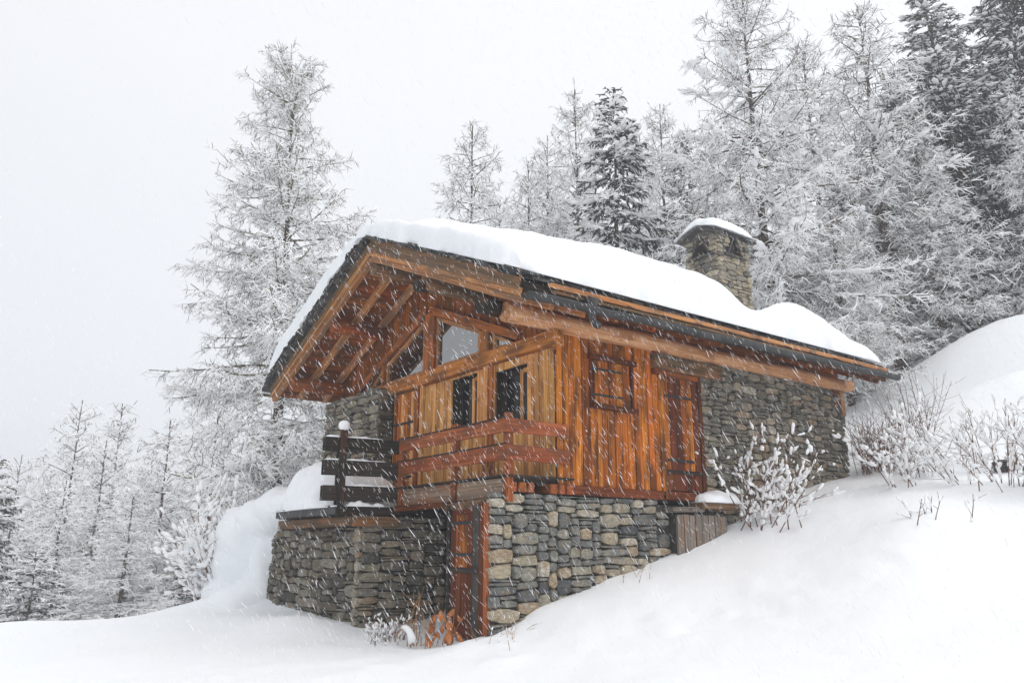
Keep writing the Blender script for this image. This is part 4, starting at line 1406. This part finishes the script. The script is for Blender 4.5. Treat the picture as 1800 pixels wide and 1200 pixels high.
    off = norm(np.cross(tc_, z)) * rng.normal(0, .10 if spruce else .07, (len(ci), 1))
    v, f = snow_clumps(pc + off + np.array([0, 0, .035]) , sz, rng, tc_ + off * 2)
    if spruce:                                             # and on the spray tips
        k2 = rng.random(len(pi)) < tips
        pe, te = along(BP[k2], rng.uniform(.5, .95, k2.sum()))
        sz2 = np.stack([rng.uniform(.07, .16, len(pe)), rng.uniform(.04, .075, len(pe)), rng.uniform(.025, .05, len(pe))], -1)
        v2, f2 = snow_clumps(pe + np.array([0, 0, .035]), sz2, rng, te)
        f = np.concatenate([f, f2 + len(v)]); v = np.concatenate([v, v2])
    else:
        k2 = rng.random(len(pi)) < .05
        pe, te = along(BP[k2], rng.uniform(.2, .9, k2.sum()))
        sz2 = np.stack([rng.uniform(.06, .14, len(pe)), rng.uniform(.025, .05, len(pe)), rng.uniform(.02, .04, len(pe))], -1)
        v2, f2 = snow_clumps(pe + np.array([0, 0, .02]), sz2, rng, te)
        f = np.concatenate([f, f2 + len(v)]); v = np.concatenate([v, v2])
    bm_ = M['lichen'] if lich else M['bark']
    trunk.materials.append(M['bark'])
    ms = {
        'trunk': trunk,
        'limbs': limbs.mesh('limbs', [bm_, M['snow_plain']]),
        'crown': crown.mesh('crown', [M['needle'] if spruce else M['twig'], M['snow_plain']]),
        'snow': mesh_np('snow', v, f, [M['snow_plain']], np.zeros(len(f), int), True),
    }
    ntri = sum(len(m.polygons) * (1 if k == 'snow' else 2) for k, m in ms.items())
    return ms, H, ntri


def plant_tree(name, ms, H0, loc, height, rot, label, group, wide=1.0, lean=0.0):
    o = bpy.data.objects.new(name, None)
    s = height / H0
    m = Matrix.Translation(loc) @ Matrix.Rotation(lean, 4, Vector((.602, .799, 0))) @ Matrix.Rotation(rot, 4, 'Z') @ Matrix.Diagonal((s * wide, s * wide, s, 1))
    link(o, m)
    tag(o, label, 'tree', group)
    for k in ('trunk', 'limbs', 'crown', 'snow'):
        c = bpy.data.objects.new(k, ms[k])
        COL.objects.link(c)
        c.parent = o                                       # shares its tree's frame
        if k != 'trunk': c['kind'] = 'stuff'
    return o


def copy_tree(src, loc, height, H0, rot, label, wide=1.0):
    c = src.copy()
    COL.objects.link(c)
    s = height / H0
    c.matrix_basis = Matrix.Translation(loc) @ Matrix.Rotation(rot, 4, 'Z') @ Matrix.Diagonal((s * wide, s * wide, s, 1))
    c['label'] = label
    for ch in src.children:
        d = ch.copy(); COL.objects.link(d); d.parent = c
    return c


KINDS = {
    'hero_left': make_tree('larch', 18.5, 4.6, 101, 225, low=.13, dens=1.08, clump=130, lich=True, pw=.47),
    'hero_right': make_tree('larch', 17.5, 5.2, 202, 180, low=.10, dens=1.0, clump=420, pad=1.45),
    'larch_a': make_tree('larch', 14.0, 3.1, 303, 150, low=.05, dens=1.05, clump=130, pad=1.2),
    'larch_b': make_tree('larch', 14.0, 3.4, 404, 150, low=.05, dens=1.05, clump=130, pad=1.2),
    'spruce_a': make_tree('spruce', 13.0, 3.0, 505, 200, low=.04, dens=1.15, clump=300, frost=.36, tips=.22),
    'spruce_tall': make_tree('spruce', 20.0, 4.3, 808, 260, low=.03, dens=.95, clump=200, frost=.24, tips=.12),
    'spruce_b': make_tree('spruce', 13.0, 3.3, 606, 190, low=.04, dens=1.15, clump=110),
}
print('TREE TRIS', {k: v[2] for k, v in KINDS.items()})
TREES = [
    # kind, x, y, top z, width, label
    ('hero_left', .84, 13.93, 18.2, 1.0, 'tall frosted larch behind the terrace at the left of the chalet'),
    ('hero_right', 13.6, 4.9, 22.4, 1.0, 'large snow laden larch rising behind the stone chimney'),
    ('larch_a', -.82, 41.45, 10.0, 1.0, 'foggy larch with the tallest tip among the far trees left of the frosted larch'),
    ('larch_b', 2.09, 46.7, 10.9, 1.0, 'faint larch tip just right of the tallest far tree in the left fog'),
    ('larch_a', -3.41, 41.9, 6.7, .8, 'thin foggy larch close to the left edge of the wood'),
    ('larch_b', .83, 28.2, 7.3, 1.1, 'pale larch standing under the left boughs of the frosted larch'),
    ('larch_a', 4.76, 34.1, 11.6, 1.0, 'far larch half hidden behind the trunk side boughs of the frosted larch'),
    ('larch_b', -.5, 27.6, 4.1, 1.1, 'low spreading larch beside the small snowy spruce at the wood edge'),
    ('larch_a', 7.04, 26.8, 11.9, 1.0, 'larch seen between the frosted larch trunk and the roof corner'),
    ('larch_b', -1.2, 47.8, 6.4, .9, 'faintest short larch in the gap between two foggy larches'),
    ('larch_a', -1.6, 22.5, 3.4, 1.3, 'nearest low larch with wide boughs left of the snow mound'),
    ('spruce_a', -5.26, 33.2, 5.75, 1.1, 'dark spruce at the left edge of the photo in fog'),
    ('spruce_b', -3.87, 25.8, 1.5, 1.2, 'small snowy spruce at the front of the left wood'),
    ('spruce_a', .85, 41.7, 4.6, 1.1, 'dark spruce under the tallest foggy larch'),
    ('spruce_b', 3.5, 39.5, 5.2, 1.0, 'dim spruce low between the foggy larches and the frosted larch'),
    ('spruce_b', -2.0, 36.0, 2.0, 1.1, 'low dim spruce behind the small snowy spruce'),
    ('larch_a', 8.8, 15.56, 19.4, 1.0, 'lone frosted larch above the middle of the roof'),
    ('larch_b', 14.3, 18.8, 20.7, .8, 'short pale larch right of the lone larch above the roof'),
    ('larch_a', 18.45, 22.0, 24.9, .9, 'middle pale larch of the three left of the snowy spruce'),
    ('larch_b', 15.64, 16.6, 24.1, .8, 'slender tall larch directly left of the snowy spruce'),
    ('spruce_a', 11.38, 9.82, 19.1, 1.0, 'dark green spruce with snow pads standing above the roof ridge'),
    ('larch_b', 24.7, 18.9, 27.8, .9, 'faint narrow larch tip between the snowy spruce and the chimney larch'),
    ('spruce_b', 21.5, 14.95, 22.8, .8, 'small spruce top behind boughs left of the chimney larch'),
    ('larch_a', 29.2, 24.8, 30.0, .9, 'faintest larch right behind the snowy spruce'),
    ('larch_b', 19.9, 28.8, 24.0, .9, 'faint larch in the gap right of the lone larch'),
    ('larch_a', 19.4, 3.84, 22.9, 1.2, 'frosted larch with a bent tip right of the chimney larch'),
    ('larch_b', 27.7, 11.0, 29.0, 1.1, 'foggy larch in the gap between the two big right hand larches'),
    ('spruce_tall', 30.8, 5.5, 31.0, 1.25, 'tall dark spruce at the top edge right of the bent tip larch'),
    ('spruce_tall', 29.7, 1.1, 31.2, 1.35, 'tallest dark spruce in the upper right corner'),
    ('larch_b', 22.0, -.4, 18.2, .8, 'pale larch before the dark spruces at the right edge'),
    ('spruce_tall', 26.8, 6.2, 23.5, 1.2, 'dark spruce filling the gap behind the bent tip larch'),
    ('spruce_tall', 24.2, 2.7, 22.5, 1.35, 'broad dim spruce above the back snow bank'),
    ('spruce_tall', 24.5, .23, 22.0, 1.35, 'shaded spruce at the right edge above the snow bank'),
    ('larch_a', 20.05, 2.56, 17.0, 1.1, 'larch with drooping snowy boughs above the far end of the roof'),
    ('larch_b', 15.3, 3.5, 12.8, 1.2, 'low larch right behind the far end of the roof'),
    ('spruce_a', 25.8, 8.0, 20.5, 1.2, 'dim spruce deep behind the chimney larch boughs'),
    ('larch_a', 18.6, 10.7, 19.5, 1.0, 'pale larch just left of the chimney larch'),
    ('larch_a', -2.6, 31.0, 4.6, 1.2, 'bushy larch in the gap between the left edge spruce and the small snowy spruce'),
    ('larch_b', 1.5, 34.0, 6.2, 1.2, 'pale larch filling the wood under the second foggy larch tip'),
    ('spruce_a', 1.9, 25.0, 2.6, 1.3, 'low snowy spruce just behind the bent sapling'),
    ('larch_a', .0, 38.0, 7.4, 1.1, 'larch crowding in front of the tallest foggy larch'),
    ('spruce_a', 33.0, 12.0, 24.0, 1.3, 'far dim spruce low behind the chimney'),
    ('spruce_b', 36.0, 4.0, 30.0, 1.3, 'farthest dim spruce between the two tall dark spruces'),
]
FIRST = {}
rr = random.Random(2)
for (k, x, y, zt, wd, lab) in TREES:
    ms, H0, _ = KINDS[k]
    zb = terrain(x, y) - .3
    hgt = zt - zb
    rot = rr.uniform(0, 6.28) if not k.startswith('hero') else .4
    nm = 'spruce_tree' if 'spruce' in k else 'larch_tree'
    grp = 'spruces in the snowy wood' if 'spruce' in k else 'larches in the snowy wood'
    wd = wd * (H0 / hgt) ** .5 if hgt < H0 else wd
    if k not in FIRST:
        FIRST[k] = plant_tree(nm, ms, H0, (x, y, zb), hgt, rot, lab, grp, wd, math.radians(-2.6) if k == 'hero_left' else 0.0)
    else:
        copy_tree(FIRST[k], (x, y, zb), hgt, H0, rot, lab, wd)


# ------------------------------------------------------------------ shrubs
def shrub(name, loc, label, seed, n, hgt, spread, lean=(0, 0), snow=1.0, mat='stem', rad=.008, branch=5, group=None, clump=(.02, .05), cat='shrub'):
    rng = np.random.default_rng(seed)
    o = thing(name, label, cat, loc, group)
    b = np.stack([rng.normal(0, spread * .22, n), rng.normal(0, spread * .22, n), np.full(n, -.12)], -1)
    az = rng.uniform(0, 6.28, n); tilt = rng.uniform(.05, .55, n) * spread
    d = np.stack([np.cos(az) * tilt + lean[0], np.sin(az) * tilt + lean[1], np.ones(n)], -1)
    ln = hgt * rng.uniform(.55, 1.1, n)
    P = grow(b, d, ln, 6, np.array([.02, 0, -.02, -.02, .02, .05]), .09, rng)
    acc = Acc()
    acc.add(*prisms(P, np.full(n, rad)[:, None] * np.linspace(1.2, .5, 7)[None], np.full(n, 1.0), np.zeros(n, int), rng))
    qi = np.repeat(np.arange(n), branch)
    s = rng.uniform(.15, .95, len(qi))
    p, t = along(P[qi], s)
    dd = t + rng.normal(0, .65, (len(qi), 3)); dd[:, 2] = np.abs(dd[:, 2]) * .8
    l2 = hgt * rng.uniform(.15, .42, len(qi))
    P2 = grow(p, dd, l2, 3, np.array([.03, .03, .05]), .12, rng)
    acc.add(*prisms(P2, np.full(len(qi), rad * .55)[:, None] * np.linspace(1.1, .55, 4)[None], np.full(len(qi), 1.0), np.zeros(len(qi), int), rng))
    pos, dr = [], []
    if snow:
        m = int(n * 5 * snow)
        i = rng.integers(0, n, m); p1, t1 = along(P[i], rng.uniform(.12, 1, m)); pos.append(p1); dr.append(t1)
        m = int(len(qi) * 1.6 * snow)
        i = rng.integers(0, len(qi), m); p1, t1 = along(P2[i], rng.uniform(.1, 1, m)); pos.append(p1); dr.append(t1)
        pos, dr = np.concatenate(pos), np.concatenate(dr)
        sz = np.stack([rng.uniform(clump[0] * 1.2, clump[1] * 1.9, len(pos)), rng.uniform(clump[0] * .55, clump[1] * .75, len(pos)), rng.uniform(clump[0] * .5, clump[1] * .7, len(pos))], -1)
        v, f = snow_clumps(pos + np.array([0, 0, clump[0] * .5]), sz, rng, dr)
    T = Matrix.Translation(loc)
    tag(obj('stems', acc.mesh('stems', [M[mat], M['snow_plain']]), None, o, T), kind='stuff')
    if snow:
        tag(obj('snow', mesh_np('snow', v, f, [M['snow_plain']], np.zeros(len(f), int), True), None, o, T), kind='stuff')
    return o


def on_ground(x, y, dz=0): return (x, y, terrain(x, y) + dz)


shrub('snowy_shrub', on_ground(4.45, -.62), 'bushy snow laden shrub in front of the stone side wall', 1, 20, 2.0, 1.15, snow=1.6, rad=.010, clump=(.025, .055))
shrub('snowy_shrub', on_ground(5.25, -.6), 'slim snowy shrub beside the bushy one at the stone wall', 2, 9, 1.25, .5, lean=(.1, 0), snow=1.3, rad=.009, clump=(.022, .05))
shrub('brown_shrub', on_ground(8.95, -.55), 'dense brown thicket of bare stems at the far corner of the chalet', 3, 60, 1.45, .9, snow=.25, rad=.007, clump=(.02, .045))
shrub('brown_shrub', on_ground(9.6, -1.2), 'tall thin bare stems below the gutter end', 4, 30, 1.9, .8, snow=.3, rad=.007, clump=(.02, .045))
SH = [
    (7.3, -1.9, 'leaning snowy shrub nearest the far chalet corner', 1.35, 9, (-.35, .25)),
    (8.3, -2.3, 'snow clotted shrub in the middle of the bank', 1.3, 10, (-.2, .2)),
    (7.9, -3.1, 'shrub with long leaning red brown stems on the bank', 1.5, 9, (-.45, .3)),
    (7.5, -3.7, 'upright snowy shrub with red brown stems right of the leaning ones', 1.55, 10, (-.05, .0)),
    (7.9, -4.4, 'fan shaped snowy shrub near the right edge of the photo', 1.6, 12, (.1, -.1)),
    (7.2, -4.65, 'snowy shrub cut by the right edge of the photo', 1.4, 9, (.1, .1)),
    (9.3, -2.7, 'small snowy shrub behind the bank by the dark rocks', 1.2, 10, (-.1, .1)),
    (8.8, -1.6, 'low tangled shrub between the thicket and the bank', 1.2, 12, (-.2, .2)),
]
for i, (x, y, lab, h_, n_, ln_) in enumerate(SH):
    shrub('snowy_shrub', on_ground(x, y), lab, 20 + i, n_, h_ * 1.12, .95, ln_, snow=1.25, rad=.0085, branch=6, group='bare shrubs on the snow bank', clump=(.026, .062))
shrub('twiggy_sapling', on_ground(4.9, -3.5), 'small forked bare sapling poking out of the open snow', 50, 6, .62, 1.3, snow=.5, rad=.008, branch=3, cat='sapling')
# dark rocks below the bank
for i, (x, y, s, lab) in enumerate(((9.6, -2.9, .34, 'dark snowy rock behind the shrubs'), (9.3, -3.5, .26, 'smaller dark rock beside the snowy rock behind the shrubs'))):
    tag(obj('rock', blob((0, 0, 0), (s * 1.4, s * .6, s * .42), 60 + i, 3, .25), M['slate'], None, Matrix.Translation(on_ground(x, y, .05))), lab, 'rock')

# pine sapling with snow laden boughs left of the mound
shrub('pine_sapling', on_ground(-1.9, 10.6, -.2), 'sapling with boughs bent under thick snow left of the snow mound', 61, 16, 2.7, .9, (-.25, .25), snow=3.0, rad=.014, branch=9, cat='sapling', clump=(.04, .085))

# dry plants at the cellar door
shrub('dry_stalks', on_ground(-1.75, 1.3), 'tall dry stalks standing at the cellar door', 70, 7, 1.0, .35, snow=.2, mat='straw', rad=.008, branch=2, cat='plant', clump=(.012, .03))
shrub('dry_weeds', on_ground(-1.8, 2.1), 'low tangle of dead weeds against the terrace wall', 71, 40, .5, 1.2, snow=.5, mat='stem', rad=.005, branch=4, cat='plant', clump=(.012, .03))
shrub('dry_weeds', on_ground(-1.2, -.25), 'few thin dead weeds at the near corner of the base wall', 72, 10, .45, .9, snow=.2, mat='straw', rad=.004, branch=3, cat='plant', clump=(.01, .02))
shrub('dry_weeds', on_ground(1.3, -.25), 'thin dead weeds along the middle of the base wall', 73, 9, .45, .9, snow=.1, mat='straw', rad=.004, branch=3, cat='plant', clump=(.01, .02))


def leafy_plant(loc, label, seed, n):
    r = random.Random(seed)
    o = thing('withered_plant', label, 'plant', loc)
    for i in range(n):
        L_ = r.uniform(.10, .20); Wd = L_ * r.uniform(.42, .6)
        vs, fs = [], []
        for k in range(5):
            t = k / 4
            w = Wd * math.sin(math.pi * min(.06 + t * .9, 1)) * .5
            z = -.05 * math.sin(t * 2.4)
            for s in (-1, 0, 1):
                vs.append((L_ * t, s * w, z + (abs(s) * .35 * w)))
        for k in range(4):
            for s in range(2):
                a = k * 3 + s
                fs.append((a, a + 1, a + 4, a + 3))
        m0 = len(vs)
        vs += [(v[0], v[1], v[2] - .004) for v in vs]
        fs += [tuple(q + m0 for q in f[::-1]) for f in fs]
        me = mesh_py('leaf', vs, fs, True)
        hgt = r.uniform(.02, .50)
        m = Matrix.Translation(Vector(loc) + Vector((r.uniform(-.14, .14), r.uniform(-.14, .14), hgt))) @ Matrix.Rotation(r.uniform(0, 6.28), 4, 'Z') @ Matrix.Rotation(r.uniform(.4, 1.5), 4, 'Y') @ Matrix.Rotation(r.uniform(-.6, .6), 4, 'X')
        obj('leaf', me, M['leaf'], o, m)
    acc = Acc(); rng = np.random.default_rng(seed)
    b = np.zeros((4, 3)); b[:, :2] = rng.normal(0, .05, (4, 2)); b[:, 2] = -.1
    P = grow(b, np.stack([rng.normal(0, .2, 4), rng.normal(0, .2, 4), np.ones(4)], -1), np.full(4, .6), 4, np.zeros(4), .06, rng)
    acc.add(*prisms(P, np.full((4, 5), .006), np.ones(4), np.zeros(4, int), rng))
    tag(obj('stems', acc.mesh('stems', [M['straw'], M['snow_plain']]), None, o, Matrix.Translation(loc)), kind='stuff')


leafy_plant(on_ground(-1.62, .55), 'withered orange brown leafy plant before the cellar door, the taller of two', 81, 20)
leafy_plant(on_ground(-1.7, .92), 'withered orange brown leafy plant before the cellar door, the lower of two', 82, 13)
# a bent stalk arched under snow
arch = [(0, .28 * math.cos(a), .26 * math.sin(a)) for a in np.linspace(.2, 2.9, 12)]
bs = thing('bent_stalk', 'arched dead stalk loaded with snow at the foot of the cellar door', 'plant', on_ground(-1.9, 1.35))
obj('stem', tube_mesh(arch, [.012] * 12, 6), M['straw'], bs, Matrix.Translation(on_ground(-1.9, 1.35, .0)))
obj('snow', tube_mesh([(p[0], p[1], p[2] + .025) for p in arch[5:]], [.03, .045, .05, .055, .06, .065, .07], 8, .12, 3), M['snow'], bs, Matrix.Translation(on_ground(-1.9, 1.35, .0)))

# ------------------------------------------------------------------ falling snow
rng = np.random.default_rng(5)
n = 30000
a53 = math.radians(53)
Fw = np.array([math.cos(a53), math.sin(a53), 0]); Rt = np.array([math.sin(a53), -math.cos(a53), 0]); Zu = np.array([0, 0, 1.0])
dist = (rng.uniform(3.6 ** 3, 11.0 ** 3, n)) ** (1 / 3)
lat = rng.uniform(-.74, .74, n); vert = rng.uniform(-.20, .85, n)
pos = np.array([-8.223, -9.763, 1.6]) + Fw * dist[:, None] + Rt * (lat * dist)[:, None] + Zu * (vert * dist)[:, None]
inside = (pos[:, 0] > -1.75) & (pos[:, 1] > -1.3)
pos = pos[~inside]; n = len(pos)
dr = norm(Rt * .50 - Zu * .85 + Fw * .1 + rng.normal(0, .15, (n, 3)))
ln = rng.uniform(.008, .042, n); rad = rng.uniform(.0006, .0017, n) * np.where(rng.random(n) < .03, 2.2, 1.0)
s1 = norm(np.cross(dr, Zu)); s2 = np.cross(dr, s1)
V = []
for kx, kr in ((-1, .0), (-.35, 1.0), (.35, 1.0), (1, .0)):
    if kr == 0:
        V.append((pos + dr * (ln * kx)[:, None])[:, None])
    else:
        ring = [pos + dr * (ln * kx)[:, None] + (s1 * math.cos(t) + s2 * math.sin(t)) * rad[:, None] for t in (0, 2.094, 4.189)]
        V.append(np.stack(ring, 1))
V = np.concatenate(V, 1)                                   # n,8,3
ft = [(0, 2, 1), (0, 3, 2), (0, 1, 3), (7, 4, 5), (7, 5, 6), (7, 6, 4)]
for k in range(3):
    k2 = (k + 1) % 3
    ft += [(1 + k, 1 + k2, 4 + k2), (1 + k, 4 + k2, 4 + k)]
F = np.array(ft)[None] + (np.arange(n) * 8)[:, None, None]
fl = obj('falling_snow', mesh_np('falling_snow', V.reshape(-1, 3), F.reshape(-1, 3), smooth=True), M['snow_plain'])
tag(fl, 'wind driven snowflakes falling across the whole scene', 'snow', kind='stuff')

# ------------------------------------------------------------------ air thick with snow
hz = block('haze', (-72, -62, -36), (112, 112, 62), None, None)
mh = bpy.data.materials.new('snowy_air')
mh.use_nodes = True
mh.node_tree.nodes.clear()
ho = mh.node_tree.nodes.new('ShaderNodeOutputMaterial')
hv = mh.node_tree.nodes.new('ShaderNodeVolumePrincipled')
hv.inputs['Color'].default_value = (0.95, 0.965, 0.99, 1)
hv.inputs['Density'].default_value = 0.0023
hv.inputs['Anisotropy'].default_value = 0.1
mh.node_tree.links.new(hv.outputs[0], ho.inputs['Volume'])
hz.data.materials.append(mh)
tag(hz, 'white snowy air fading the far trees', 'haze', kind='stuff')
